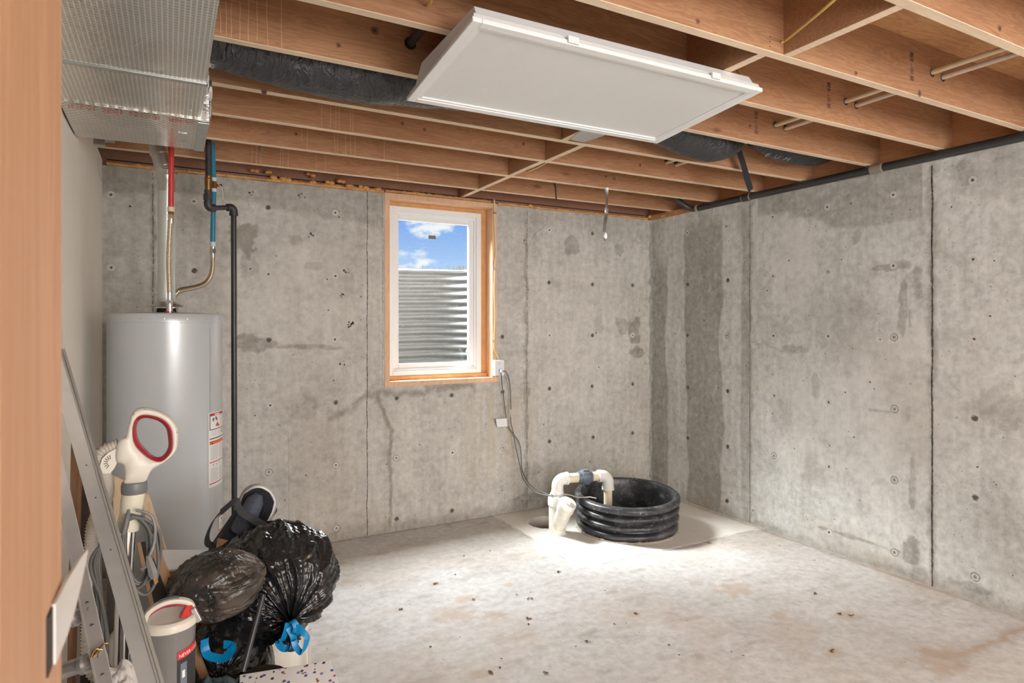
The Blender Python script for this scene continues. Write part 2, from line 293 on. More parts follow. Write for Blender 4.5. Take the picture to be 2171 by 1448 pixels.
# ------------------------------------------------------------------ mesh helpers
def wloc(o):
    v = Vector((0, 0, 0))
    while o is not None: v += o.location; o = o.parent
    return v
def tag(o, label=None, cat=None, group=None, kind=None):
    if label: o['label'] = label
    if cat: o['category'] = cat
    if group: o['group'] = group
    if kind: o['kind'] = kind
    return o
def thing(name, label, cat, loc, group=None, kind=None):
    o = bpy.data.objects.new(name, None); COL.objects.link(o); o.location = loc; o.empty_display_size = .05
    return tag(o, label, cat, group, kind)
class MB:
    def __init__(s): s.v = []; s.f = []; s.mi = []; s.n = 0
    def add(s, v, f, mi=0):
        v = np.asarray(v, float).reshape(-1, 3); s.v.append(v)
        s.f += [tuple(int(i)+s.n for i in q) for q in f]; s.mi += [mi]*len(f); s.n += len(v); return s
    def box(s, a, b, mi=0, M=None):
        (x0, y0, z0), (x1, y1, z1) = a, b
        v = [(x0, y0, z0), (x1, y0, z0), (x1, y1, z0), (x0, y1, z0), (x0, y0, z1), (x1, y0, z1), (x1, y1, z1), (x0, y1, z1)]
        if M is not None: v = [tuple(M @ Vector(p)) for p in v]
        return s.add(v, [(3, 2, 1, 0), (4, 5, 6, 7), (0, 1, 5, 4), (1, 2, 6, 5), (2, 3, 7, 6), (3, 0, 4, 7)], mi)
    def hexa(s, p, mi=0): return s.add(p, [(3, 2, 1, 0), (4, 5, 6, 7), (0, 1, 5, 4), (1, 2, 6, 5), (2, 3, 7, 6), (3, 0, 4, 7)], mi)
    def beam(s, p0, p1, w, t, up=(0, 0, 1), mi=0):   # rectangular bar from p0 to p1; w along side, t along up'
        p0, p1 = Vector(p0), Vector(p1); d = (p1-p0).normalized(); a = d.cross(Vector(up)).normalized(); u = a.cross(d).normalized()
        q = []
        for p in (p0, p1):
            q += [p-a*w/2-u*t/2, p+a*w/2-u*t/2, p+a*w/2+u*t/2, p-a*w/2+u*t/2]
        return s.add([tuple(x) for x in q], [(3, 2, 1, 0), (4, 5, 6, 7), (0, 1, 5, 4), (1, 2, 6, 5), (2, 3, 7, 6), (3, 0, 4, 7)], mi)
    def tube(s, pts, r, seg=16, caps=True, mi=0, sq=None):
        P = np.array([tuple(p) for p in pts], float); n = len(P); R = np.full(n, r, float) if np.isscalar(r) else np.array(r, float)
        T = np.gradient(P, axis=0); T /= np.linalg.norm(T, axis=1)[:, None]+1e-12
        ref = np.array([0, 0, 1.]) if abs(T[0][2]) < .9 else np.array([1., 0, 0])
        N = np.cross(T[0], ref); N /= np.linalg.norm(N); out = []
        for k in range(n):
            N = N-T[k]*np.dot(N, T[k]); N /= np.linalg.norm(N); B = np.cross(T[k], N)
            a = np.linspace(0, 2*np.pi, seg, endpoint=False)
            ca, sa = np.cos(a), np.sin(a)
            if sq: ca = ca*sq[0]; sa = sa*sq[1]
            out.append(P[k]+R[k]*(ca[:, None]*N+sa[:, None]*B))
        V = np.concatenate(out); F = []
        for k in range(n-1):
            for j in range(seg):
                j2 = (j+1) % seg; F.append((k*seg+j, k*seg+j2, (k+1)*seg+j2, (k+1)*seg+j))
        if caps: F.append(tuple(range(seg-1, -1, -1))); F.append(tuple((n-1)*seg+j for j in range(seg)))
        return s.add(V, F, mi)
    def cyl(s, p0, p1, r, seg=20, r2=None, mi=0):
        return s.tube([p0, p1], [r, r if r2 is None else r2], seg, True, mi)
    def lathe(s, prof, c, seg=48, axis=(0, 0, 1), mi=0, closed=False):
        ax = Vector(axis).normalized(); q = Vector((0, 0, 1)).rotation_difference(ax); c = Vector(c); V = []; F = []
        for r, z in prof:
            for j in range(seg):
                a = 2*math.pi*j/seg; V.append(tuple(c+q @ Vector((r*math.cos(a), r*math.sin(a), z))))
        n = len(prof)
        for k in range(n-1 if not closed else n):
            k2 = (k+1) % n
            for j in range(seg):
                j2 = (j+1) % seg; F.append((k*seg+j, k*seg+j2, k2*seg+j2, k2*seg+j))
        if not closed:
            if prof[0][0] > 1e-4: F.append(tuple(range(seg-1, -1, -1)))
            if prof[-1][0] > 1e-4: F.append(tuple((n-1)*seg+j for j in range(seg)))
        return s.add(V, F, mi)
    def disc(s, c, n, r, seg=14, mi=0, jit=0):
        n = Vector(n).normalized(); a = n.orthogonal().normalized(); b = n.cross(a); c = Vector(c)
        V = [tuple(c+(a*math.cos(t)+b*math.sin(t))*r*(1+random.uniform(-jit, jit))) for t in [2*math.pi*k/seg for k in range(seg)]]
        return s.add(V, [tuple(range(seg))], mi)
    def build(s, name, mat, parent=None, smooth=False, origin=None, bev=0, label=None, kind=None, auto=None):
        V = np.concatenate(s.v)
        if parent is None:
            o0 = Vector(origin) if origin is not None else Vector(((V[:, 0].min()+V[:, 0].max())/2, (V[:, 1].min()+V[:, 1].max())/2, V[:, 2].min()))
        else: o0 = wloc(parent)
        me = bpy.data.meshes.new(name); me.from_pydata((V-np.array(o0)).tolist(), [], s.f)
        mats = mat if isinstance(mat, (list, tuple)) else [mat]
        for m in mats: me.materials.append(m)
        me.polygons.foreach_set('material_index', s.mi)
        if smooth: me.polygons.foreach_set('use_smooth', [True]*len(s.f))
        me.update(); o = bpy.data.objects.new(name, me); COL.objects.link(o)
        if parent is None: o.location = o0
        else: o.parent = parent
        if smooth and auto is not False:
            try: me.set_sharp_from_angle(angle=math.radians(auto or 40))
            except Exception: pass
        if bev:
            md = o.modifiers.new('bevel', 'BEVEL'); md.width = bev; md.segments = 2; md.limit_method = 'ANGLE'
        if label: o['label'] = label
        if kind: o['kind'] = kind
        return o
def spline(pts, n=12):
    P = [Vector(p) for p in pts]; P = [P[0]*2-P[1]]+P+[P[-1]*2-P[-2]]; out = []
    for i in range(1, len(P)-2):
        for k in range(n):
            t = k/n; a, b, c, d = P[i-1], P[i], P[i+1], P[i+2]
            out.append(.5*((2*b)+(c-a)*t+(2*a-5*b+4*c-d)*t*t+(3*b-a-3*c+d)*t**3))
    out.append(P[-2]); return out
def arclen(pts):
    P = np.array([tuple(p) for p in pts]); return np.concatenate([[0], np.cumsum(np.linalg.norm(np.diff(P, axis=0), axis=1))])
def resample(pts, step):
    P = np.array([tuple(p) for p in pts]); L = arclen(pts); n = max(2, int(L[-1]/step)); s = np.linspace(0, L[-1], n)
    return [Vector([np.interp(x, L, P[:, k]) for k in range(3)]) for x in s]
def ribbon(mb, pts, w, t=.0015, side=None, mi=0):   # flat strip with real thickness
    pts = [Vector(p) for p in pts]; V = []; n = len(pts)
    for k, p in enumerate(pts):
        d = (pts[min(k+1, n-1)]-pts[max(k-1, 0)]).normalized(); a = Vector(side(k/(n-1)) if callable(side) else side); a = (a-d*a.dot(d)).normalized(); u = a.cross(d)
        V += [p-a*w/2-u*t/2, p+a*w/2-u*t/2, p+a*w/2+u*t/2, p-a*w/2+u*t/2]
    F = [(3, 2, 1, 0), tuple(4*(n-1)+i for i in range(4))]
    for k in range(n-1):
        for j in range(4): F.append((4*k+j, 4*k+(j+1) % 4, 4*k+4+(j+1) % 4, 4*k+4+j))
    return mb.add([tuple(v) for v in V], F, mi)
def hose(mb, pts, r, pitch=.006, amp=.15, seg=14, mi=0):
    q = resample(pts, pitch/3); R = [r*(1+amp*(1 if k % 3 == 0 else (-.1 if k % 3 == 1 else -.9))) for k in range(len(q))]
    return mb.tube(q, R, seg, True, mi)
def text_geo(body, size, align='LEFT'):
    c = bpy.data.curves.new('t', 'FONT'); c.body = body; c.size = size; c.align_x = align; c.resolution_u = 2; c.extrude = 0
    o = bpy.data.objects.new('t', c); COL.objects.link(o); dg = bpy.context.evaluated_depsgraph_get(); e = o.evaluated_get(dg); me = e.to_mesh()
    V = [tuple(v.co) for v in me.vertices]; F = [tuple(p.vertices) for p in me.polygons]; e.to_mesh_clear(); bpy.data.objects.remove(o); bpy.data.curves.remove(c)
    return V, F
def vnoise(x, y, seed=0):
    xi = np.floor(x).astype(int); yi = np.floor(y).astype(int); fx = x-xi; fy = y-yi; fx = fx*fx*(3-2*fx); fy = fy*fy*(3-2*fy)
    def h(a, b):
        n = (a*374761393+b*668265263+seed*974711) & 0x7fffffff; n = ((n ^ (n >> 13))*1274126177) & 0x7fffffff; return ((n ^ (n >> 16)) & 0xffff)/65535.
    return (h(xi, yi)*(1-fx)+h(xi+1, yi)*fx)*(1-fy)+(h(xi, yi+1)*(1-fx)+h(xi+1, yi+1)*fx)*fy
def fbm(x, y, seed=0, o=5):
    s = 0; a = .5
    for k in range(o): s = s+a*vnoise(x*2**k, y*2**k, seed+k); a *= .5
    return s
def sstep(e0, e1, x): t = np.clip((x-e0)/(e1-e0), 0, 1); return t*t*(3-2*t)
class Surf:
    """A wall or floor as a fine grid in (a,b); masks R damp, G tan, B pale, A dark line."""
    def __init__(s, a, b): s.a = a; s.b = b; s.A, s.B = np.meshgrid(a, b); s.m = np.zeros(s.A.shape+(4,)); s.off = np.zeros(s.A.shape)
    def blob(s, ch, ca, cb, ra, rb, k=1., edge=.25, seed=1, rough=.5, sc=6., rot=0):
        x = s.A-ca; y = s.B-cb
        if rot: c_, s_ = math.cos(rot), math.sin(rot); x, y = x*c_+y*s_, -x*s_+y*c_
        d = np.sqrt((x/ra)**2+(y/rb)**2)+rough*(fbm(s.A*sc*3, s.B*sc*3, seed)-.5)*2
        s.m[..., ch] = np.maximum(s.m[..., ch], k*(1-sstep(1-edge, 1+edge, d)))
    def line(s, ch, pts, w, k=1., jit=0.01, seed=3):
        x = s.A+(fbm(s.B*14, s.A*3, seed)-.5)*jit*2; y = s.B+(fbm(s.A*14, s.B*3, seed+9)-.5)*jit*2; best = np.full(s.A.shape, 9.)
        for (x0, y0), (x1, y1) in zip(pts[:-1], pts[1:]):
            dx, dy = x1-x0, y1-y0; L = dx*dx+dy*dy+1e-9; t = np.clip(((x-x0)*dx+(y-y0)*dy)/L, 0, 1); best = np.minimum(best, np.hypot(x-x0-t*dx, y-y0-t*dy))
        ww = w*(.6+.9*fbm(s.A*9, s.B*9, seed+4)); s.m[..., ch] = np.maximum(s.m[..., ch], k*np.clip(1-best/ww, 0, 1)**.7)
    def field(s, ch, arr): s.m[..., ch] = np.maximum(s.m[..., ch], arr)
    def geo(s, to3, hole=None):
        nb, na = s.A.shape; V = to3(s.A, s.B, s.off).reshape(-1, 3); i = np.arange(na*nb).reshape(nb, na)
        F = np.stack([i[:-1, :-1], i[:-1, 1:], i[1:, 1:], i[1:, :-1]], -1)
        if hole is not None:
            ca = (s.a[:-1]+s.a[1:])/2; cb = (s.b[:-1]+s.b[1:])/2; CA, CB = np.meshgrid(ca, cb); keep = ~((CA > hole[0]) & (CA < hole[1]) & (CB > hole[2]) & (CB < hole[3])); F = F[keep]
        return V, F.reshape(-1, 4)
def snapgrid(a0, a1, step, vals=()):
    g = np.linspace(a0, a1, int(round((a1-a0)/step))+1)
    for v in vals: g[np.argmin(abs(g-v))] = v
    return g
def build_surface(name, surf, to3, mats, extra, flip=False, hole=None):
    V, F = surf.geo(to3, hole)
    if flip: F = F[:, ::-1]
    mb = MB(); mb.v = [V]; mb.n = len(V); mb.f = [tuple(q) for q in F.tolist()]; mb.mi = [0]*len(F)
    n0 = len(V); extra(mb)
    o = mb.build(name, mats, None, origin=(0, 0, 0)); me = o.data
    at = me.attributes.new('mask', 'FLOAT_COLOR', 'POINT'); arr = np.zeros((len(me.vertices), 4), np.float32); arr[:n0] = np.clip(surf.m.reshape(-1, 4), 0, 1)
    at.data.foreach_set('color', arr.ravel()); o['kind'] = 'structure'; return o
def vline(mb, to, a, b0, b1, w, mi, seed=0, jit=.004, gaps=False):
    n = int(abs(b1-b0)/.012); V = []; random.seed(seed); x = 0
    for k in range(n+1):
        b = b0+(b1-b0)*k/n; x = x*.85+random.uniform(-1, 1)*jit*.5; ww = w*random.uniform(.45, 1.3); V += [to(a+x-ww/2, b), to(a+x+ww/2, b)]
    mb.add(V, [(2*k, 2*k+1, 2*k+3, 2*k+2) for k in range(n) if not (gaps and random.random() < .25)], mi)
# ================================================================== STRUCTURE
XL = -4.12
WX0, WX1, WZ0, WZ1 = -2.442, -1.552, 1.032, 2.40       # window opening in the concrete
def bk(px, py): p = ony(px, py); return p.x, p.z
def rt(px, py): p = onx(px, py); return p.y, p.z
def fl(px, py): p = onz(px, py, 0); return p.x, p.y
# ---- back wall
S = Surf(snapgrid(-4.32, 0, .0085, (WX0, WX1)), snapgrid(-.02, H, .0085, (WZ0,)))
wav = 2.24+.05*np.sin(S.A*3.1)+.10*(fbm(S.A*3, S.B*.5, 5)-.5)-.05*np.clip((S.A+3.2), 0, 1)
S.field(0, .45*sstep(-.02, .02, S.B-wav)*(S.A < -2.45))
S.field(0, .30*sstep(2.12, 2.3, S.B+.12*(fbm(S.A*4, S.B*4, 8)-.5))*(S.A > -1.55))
for px, py, ra, rb, k, sd in ((514, 506, .085, .10, .85, 1), (528, 560, .05, .12, .4, 2), (534, 728, .13, .055, .7, 3), (1345, 700, .085, .10, .75, 4), (1318, 690, .07, .06, .5, 14), (1352, 745, .07, .05, .7, 15),
                              (1213, 520, .09, .07, .55, 5), (1313, 530, .05, .05, .5, 6), (1115, 1060, .12, .05, .6, 7), (1270, 690, .05, .07, .3, 16), (640, 735, .16, .012, .6, 8), (700, 738, .09, .015, .5, 9), (665, 565, .06, .03, .35, 10),
                              (627, 510, .035, .03, .4, 11), (940, 820, .16, .03, .5, 12), (640, 860, .10, .09, .28, 13), (1180, 600, .05, .03, .25, 17), (740, 600, .03, .10, .25, 18)):
    c = bk(px, py); S.blob(0, c[0], c[1], ra, rb, k, .12, sd, .7)
for px0, px1, sd in ((980, 1110, 21),):
    p0 = bk(px0, 830)[0]; p1 = bk(px1, 830)[0]
    st = np.clip(fbm(S.A*38, S.B*1.6, sd)-.42, 0, 1)*2.4*sstep(p0-.15, p0+.1, S.A)*(1-sstep(p1-.1, p1+.2, S.A))*sstep(.15, .5, S.B)*(1-sstep(.9, 1.02, S.B)); S.field(1, np.clip(st, 0, .75))
S.field(1, .5*np.clip(fbm(S.A*1.4, S.B*1.4, 31)-.45, 0, 1)*2.2*(1-sstep(1.2, 2.0, S.B)))
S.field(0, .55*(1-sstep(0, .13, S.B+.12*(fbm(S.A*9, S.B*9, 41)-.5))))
crk = [bk(*p) for p in ((800, 838), (807, 860), (818, 885), (828, 910), (829, 940), (826, 985), (830, 1020), (828, 1070), (829, 1115))]
S.line(0, crk, .022, .9, .02); S.line(2, [(x+.012, z) for x, z in crk[4:]], .012, .8, .01)
S.line(0, [bk(*p) for p in ((705, 888), (745, 868), (765, 845), (800, 833), (812, 829), (860, 838), (900, 833), (920, 822), (1000, 818))], .03, .7, .03)
for px in (1114, 1117): S.line(0, [(bk(px, 700)[0], z) for z in (0.02, 1.0, 2.3)], .012, .6, .02)
for py, ra, rb in ((835, .025, .09), (895, .02, .05), (1000, .02, .07)):
    c = bk(1117, py); S.blob(0, c[0], c[1], ra, rb, .4, .3, int(py), .8); S.line(3, [(c[0]+ra, c[1]+rb), (c[0]+ra*.8, c[1]), (c[0], c[1]-rb)], .006, .35, .02); S.line(3, [(c[0]-ra, c[1]+rb), (c[0]-ra*.8, c[1]), (c[0], c[1]-rb)], .006, .35, .02)
S.line(3, [bk(*p) for p in ((1163, 455), (1155, 480), (1135, 495), (1122, 520))], .006, .5, .03)
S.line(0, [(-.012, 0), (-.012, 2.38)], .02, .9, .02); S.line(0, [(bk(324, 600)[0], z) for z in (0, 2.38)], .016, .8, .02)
S.blob(2, bk(620, 640)[0], 1.65, .5, .5, .35, .5, 51, .5); S.blob(2, bk(1240, 850)[0], 1.3, .4, .6, .25, .5, 52, .5)
TIES = [(235, 412.6, 0), (411, 427, 0), (569, 440, 1), (236, 567, 0), (412, 574, 1), (569, 581, 0), (570, 721, 1), (573, 859, 0), (711, 451, 0), (711, 585, 0), (710, 720, 0), (712, 853, 1), (570, 1001, 2), (712, 986, 2), (713, 1120, 2),
        (841, 844, 1), (840, 971, 2), (841, 1100, 1), (957.5, 838, 1), (959, 959.5, 0), (958, 1082.5, 1), (1066, 949, 2), (1066, 831, 1), (1164, 599, 1), (1256, 495, 1), (1256, 603, 1), (1341, 605, 1), (1256, 711, 1), (1165, 711, 0),
        (1341, 711, 0), (1165, 824, 1), (1255, 819, 1), (1341, 814, 1), (1165, 936, 1), (1257, 927, 1), (1341, 918, 1), (1065, 714, 1), (1165, 488, 0), (1256, 1035, 1)]
def ties(mb, lst, to, nrm):
    for k, (px, py, ty) in enumerate(lst):
        a, b = to(px, py); random.seed(k)
        P = (lambda off: (a, -off, b)) if nrm == 'y' else (lambda off: (-off, a, b))
        N = (0, -1, 0) if nrm == 'y' else (-1, 0, 0)
        if ty == 0: mb.disc(P(.0008), N, .021, 18, 3, .08); mb.disc(P(.0014), N, .0075, 10, 1, .3)
        elif ty == 1: mb.disc(P(.0008), N, .0180, 16, 2, .12); mb.disc(P(.0014), N, .0125, 12, 1, .25)
        elif ty == 2: mb.disc(P(.0008), N, .0240, 20, 2, .08); mb.disc(P(.0014), N, .0190, 20, 3, .08); mb.disc(P(.002), N, .0095, 12, 2, .3)
        else: mb.disc(P(.001), N, .0140, 18, 4, .05); mb.disc(P(.0018), N, .0035, 8, 1, .1)
def back_extra(mb):
    to = lambda a, b: (a, -.0012, b)
    for px, w, z0, z1, g in ((778.5, .0055, 0, 2.40, 0), (1117, .004, 0, 2.38, 1), (324, .004, 0, 2.38, 1), (811.5, .0025, 1.03, 2.40, 1), (612, .0014, .1, .75, 0)):
        vline(mb, to, bk(px, 900)[0], z0, z1, w, 1, int(px), .0025, g)
    random.seed(3)
    for k in range(70):    # bug holes
        a = random.uniform(-4.0, -.05); b = random.uniform(.05, 2.3)
        if WX0-.05 < a < WX1+.05 and b > 1: continue
        mb.disc((a, -.0009, b), (0, -1, 0), random.uniform(.002, .0065), 8, 1, .45)
    for px, py in ((534, 411), (640, 415), (660, 500), (745, 685), (735, 575), (728, 628), (725, 770), (744, 688)):
        a, b = bk(px, py)
        for q in range(5): mb.disc((a+random.uniform(-.02, .02), -.001, b+random.uniform(-.015, .015)), (0, -1, 0), random.uniform(.003, .008), 7, 1, .6)
    ties(mb, TIES, bk, 'y')
    for a, b in (((-4.32, .004, -.1), (WX0, .2, H)), ((WX1, .004, -.1), (0, .2, H)), ((WX0, .004, -.1), (WX1, .2, WZ0))): mb.box(a, b)
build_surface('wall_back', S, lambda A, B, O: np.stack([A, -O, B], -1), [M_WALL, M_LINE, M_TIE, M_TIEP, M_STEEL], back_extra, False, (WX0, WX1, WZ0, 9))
# ---- right wall  (a = y from -3.3 to 0)
S = Surf(snapgrid(-3.3, 0, .0085), snapgrid(-.02, H, .0085))
def band(px0, px1, py0, py1, k, sd, ch=0, wob=.05):
    a0 = rt(px0, 700)[0]; a1 = rt(px1, 700)[0]; lo, hi = min(a0, a1), max(a0, a1); z1 = rt((px0+px1)/2, py0)[1]; z0 = rt((px0+px1)/2, py1)[1]
    w = wob*(fbm(S.B*3+sd, S.A*0+sd, sd)-.5)*2; w2 = wob*(fbm(S.B*3+sd*2, S.A*0+sd, sd+5)-.5)*2
    S.field(ch, k*sstep(lo-.012, lo+.012, S.A+w)*(1-sstep(hi-.012, hi+.012, S.A+w2))*sstep(z0-.08, z0+.08, S.B)*(1-sstep(z1-.1, z1+.1, S.B+w)))
band(1414, 1386, 555, 1200, .75, 3); band(1530, 1455, 470, 1120, .8, 7); band(1512, 1475, 440, 640, .5, 9); band(1590, 1573, 440, 1150, .55, 11, 0, .03); band(1410, 1388, 470, 560, .3, 13)
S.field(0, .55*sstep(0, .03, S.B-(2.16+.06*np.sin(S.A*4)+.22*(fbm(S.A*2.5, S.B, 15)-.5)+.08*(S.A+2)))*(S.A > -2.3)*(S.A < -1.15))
S.field(0, .35*np.clip(fbm(S.A*2.2, S.B*2.2, 16)-.48, 0, 1)*4*(S.A < -1.05))
for px, py, ra, rb, k, sd in ((1880, 567, .13, .018, .7, 1), (1915, 560, .05, .03, .6, 2), (1915, 650, .02, .16, .6, 3), (1945, 600, .03, .12, .5, 4), (1905, 690, .02, .05, .7, 5), (2045, 365, .04, .06, .5, 6), (1935, 1020, .02, .15, .6, 8),
                              (1930, 1165, .04, .09, .75, 9), (1810, 1140, .25, .012, .7, 10), (1925, 880, .02, .06, .55, 11), (1860, 870, .09, .012, .5, 12), (1815, 500, .03, .05, .5, 13), (1775, 435, .03, .05, .6, 14), (2060, 1245, .12, .02, .7, 15),
                              (1900, 1210, .22, .018, .7, 16), (1690, 740, .12, .02, .5, 17), (1730, 820, .03, .08, .4, 18), (1660, 880, .10, .12, .25, 19), (2000, 330, .25, .02, .6, 20), (2115, 860, .10, .12, .35, 23), (1720, 1000, .08, .12, .3, 24)):
    c = rt(px, py); S.blob(0, c[0], c[1], ra, rb, k, .15, sd+70, .8)
S.line(3, [rt(*p) for p in ((1600, 725), (1625, 735), (1660, 745), (1700, 742))], .006, .4, .04)
S.line(0, [rt(*p) for p in ((1908, 600), (1912, 640), (1906, 670), (1916, 688))], .012, .8, .03); S.line(0, [rt(*p) for p in ((1918, 640), (1930, 665), (1928, 690))], .010, .7, .03)
for px in (1590, 1977): S.line(0, [(rt(px, 700)[0], z) for z in (0, 2.36)], .03, .7, .03)
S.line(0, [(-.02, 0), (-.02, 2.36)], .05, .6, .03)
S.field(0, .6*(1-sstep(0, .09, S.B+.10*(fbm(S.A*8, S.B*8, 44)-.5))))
S.field(1, .5*np.clip(fbm(S.A*3, S.B*3, 45)-.4, 0, 1)*(1-sstep(.05, .35, S.B))*2)
S.blob(2, rt(1680, 560)[0], 1.9, .18, .3, .5, .4, 61); S.blob(2, rt(1860, 900)[0], 1.0, .4, .5, .55, .6, 62); S.blob(2, rt(1700, 950)[0], .85, .3, .4, .4, .6, 63)
S.field(2, .35*np.clip(fbm(S.A*26, S.B*1.2, 64)-.45, 0, 1)*3*(S.A > -1.05))
TIESR = [(1458, 603, 1), (1457.6, 711, 1), (1458.5, 821, 1), (1458.5, 928.5, 1), (1457, 494, 0), (1540, 480, 0), (1543.5, 594, 1), (1541.6, 711, 2), (1543, 829, 1), (1543, 947, 1), (1541.6, 1062, 1), (1638, 460, 0), (1639, 585.6, 0), (1640, 712, 0),
         (1641.7, 839, 0), (1641, 966, 2), (1755, 576, 4), (1756, 713, 0), (1757, 853, 0), (1757.7, 989.5, 0), (1894, 563.6, 0), (1895.6, 715, 2), (2062.6, 381.6, 0), (2063.6, 550, 0), (2065.4, 718.7, 0), (1894, 413, 0), (1754, 439, 0), (1897, 867, 2),
         (1896.4, 1017.8, 2), (1897, 1171, 2), (2067, 887, 1), (2068, 1055, 1), (2068, 1223, 2), (1758, 1128.7, 0)]
def right_extra(mb):
    to = lambda a, b: (-.0012, a, b)
    for px, w, z0, z1, g in ((1590, .0035, 0, 2.39, 0), (1977, .0075, 0, 2.37, 0), (1976, .004, 0, 2.37, 1)): vline(mb, to, rt(px, 900)[0], z0, z1, w, 1, int(px), .003, g)
    random.seed(5)
    for k in range(85):
        a = random.uniform(-3.2, -.05); b = random.uniform(.05, 2.3); mb.disc((-.0009, a, b), (-1, 0, 0), random.uniform(.002, .006), 8, 1, .45)
    ties(mb, TIESR, rt, 'x')
    mb.box((.0015, -8, -.1), (.2, .2, H)); mb.add([(0, -8, 0), (0, -3.3, 0), (0, -3.3, H), (0, -8, H)], [(0, 1, 2, 3)])
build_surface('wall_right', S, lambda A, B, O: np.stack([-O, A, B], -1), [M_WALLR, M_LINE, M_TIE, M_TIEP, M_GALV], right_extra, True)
# ---- floor
gx = snapgrid(-4.3, 0, .010); gy = snapgrid(-4.0, 0, .010); S = Surf(gx, gy)
PX, PY = -1.585, -1.20
edge = .025*(fbm(S.A*6, S.B*6, 3)-.5)*2
patch = sstep(-.006, .006, S.A-PX+edge*.6)*sstep(-.006, .006, S.B-PY+edge)*(1-sstep(-.21, -.19, S.B+0*S.A+edge)*0)
S.field(2, patch*.95); S.off += patch*.004
S.line(3, [(PX, -.1), (PX, PY), (PX+.25, PY)], .007, .55, .012); S.line(3, [(PX+.25, PY), (-.9, PY), (0, PY)], .006, .45, .02)
brn = np.clip(fbm(S.A*1.7, S.B*1.7, 77)-.46, 0, 1)*2.6; S.field(1, np.clip(brn, 0, .28)*(1-patch))
S.field(0, .55*np.clip(fbm(S.A*7, S.B*16, 78)-.56, 0, 1)*3*(1-patch))
for px, py, r in ((990, 1270, .05), (1050, 1305, .06), (1345, 1300, .05), (1420, 1300, .04), (925, 1238, .03), (1080, 1240, .03), (1000, 1272, .03), (1300, 1255, .03), (1050, 1310, .03), (1650, 1305, .04), (1800, 1305, .06), (1770, 1385, .05), (960, 1305, .10), (1560, 1250, .09), (1020, 1430, .05), (2000, 1400, .12)):
    c = fl(px, py); S.blob(1, c[0], c[1], r, r*.8, .6, .5, int(px), 1.0, 9)
S.line(0, [fl(1960, 1375), fl(2010, 1395), fl(2090, 1370), fl(2171, 1330)], .05, .35, .03); S.line(1, [fl(1960, 1375), fl(2010, 1395), fl(2090, 1370), fl(2171, 1330)], .02, .8, .03)
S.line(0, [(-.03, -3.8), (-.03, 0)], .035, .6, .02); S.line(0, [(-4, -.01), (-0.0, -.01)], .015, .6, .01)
hc = fl(1160, 1108); hd = np.hypot(S.A-hc[0], S.B-hc[1]); hole = 1-sstep(.135, .147, hd+.006*fbm(S.A*30, S.B*30, 2)); S.off -= hole*.10; S.field(0, hole*.9); S.m[..., 2] *= (1-hole)
S.off += .0006*(fbm(S.A*12, S.B*12, 90)-.5)
def floor_extra(mb):
    mb.box((-8, -8, -.3), (.2, .2, -.12)); mb.add([(-8, -8, 0), (0, -8, 0), (0, -4, 0), (-8, -4, 0)], [(0, 1, 2, 3)]); mb.add([(-8, -4, 0), (-4.3, -4, 0), (-4.3, 0, 0), (-8, 0, 0)], [(0, 1, 2, 3)])
    random.seed(11)
    for k in range(150):   # crumbs of dirt trodden into the slab
        a = random.uniform(-3.2, -.1); b = random.uniform(-3.9, -.3); r = random.choice((.002, .003, .003, .004, .006))
        if a > PX and b > PY: continue
        mb.disc((a, b, .0035), (0, 0, 1), r, 7, 1, .5)
    for px, py in ((1246, 1362), (1349, 1302), (1185, 1213), (850, 1293), (1003, 1272), (1120, 1312), (1122, 1270), (1041, 1427), (925, 1238), (1763, 1381), (1805, 1306), (1780, 1303), (1728, 1259), (1160, 1427), (1505, 1152)):
        c = fl(px, py)
        for q in range(4): mb.disc((c[0]+random.uniform(-.012, .012), c[1]+random.uniform(-.008, .008), .004+.0003*q), (0, 0, 1), random.uniform(.003, .009), 7, 1, .5)
build_surface('floor', S, lambda A, B, O: np.stack([A, B, O], -1), [M_FLOOR, plain('floor_grit', (.12, .07, .05), .9)], floor_extra)
# ---- other walls and subfloor
mb = MB(); mb.box((XL-.10, -2.6, 0), (XL, -.002, 2.432)); tag(mb.build('wall_left', M_DRY), kind='structure')
mb = MB(); mb.box((-8.2, -8.2, 0), (.2, -8, 2.66)); tag(mb.build('wall_front', M_WHITEWALL), kind='structure')
mb = MB(); mb.box((-8.2, -8, 0), (-8, .2, 2.66)); tag(mb.build('wall_far_left', M_WHITEWALL), kind='structure')
mb = MB(); mb.box((-8, 0, 0), (-4.325, .2, 2.40)); tag(mb.build('wall_back', M_WHITEWALL), kind='structure')
mb = MB(); mb.box((-8.2, -8.2, 2.667), (.25, .16, 2.69)); tag(mb.build('ceiling', M_PLY), kind='structure')
# sill plates and rim boards: the timber edge on top of the concrete
mb = MB(); mb.box((-8, .03, H), (-.031, .17, 2.438)); tag(mb.build('trim_1', M_RIM), kind='structure')
mb = MB(); mb.box((-8, .075, 2.4385), (.042, .115, 2.667)); tag(mb.build('trim_2', M_RIM), kind='structure')
mb = MB(); mb.box((-.03, -8, H), (.17, .17, 2.438)); tag(mb.build('trim_3', M_RIMX), kind='structure')
mb = MB(); mb.box((.043, -8, 2.4385), (.085, .12, 2.667)); tag(mb.build('trim_4', M_RIMX), kind='structure')
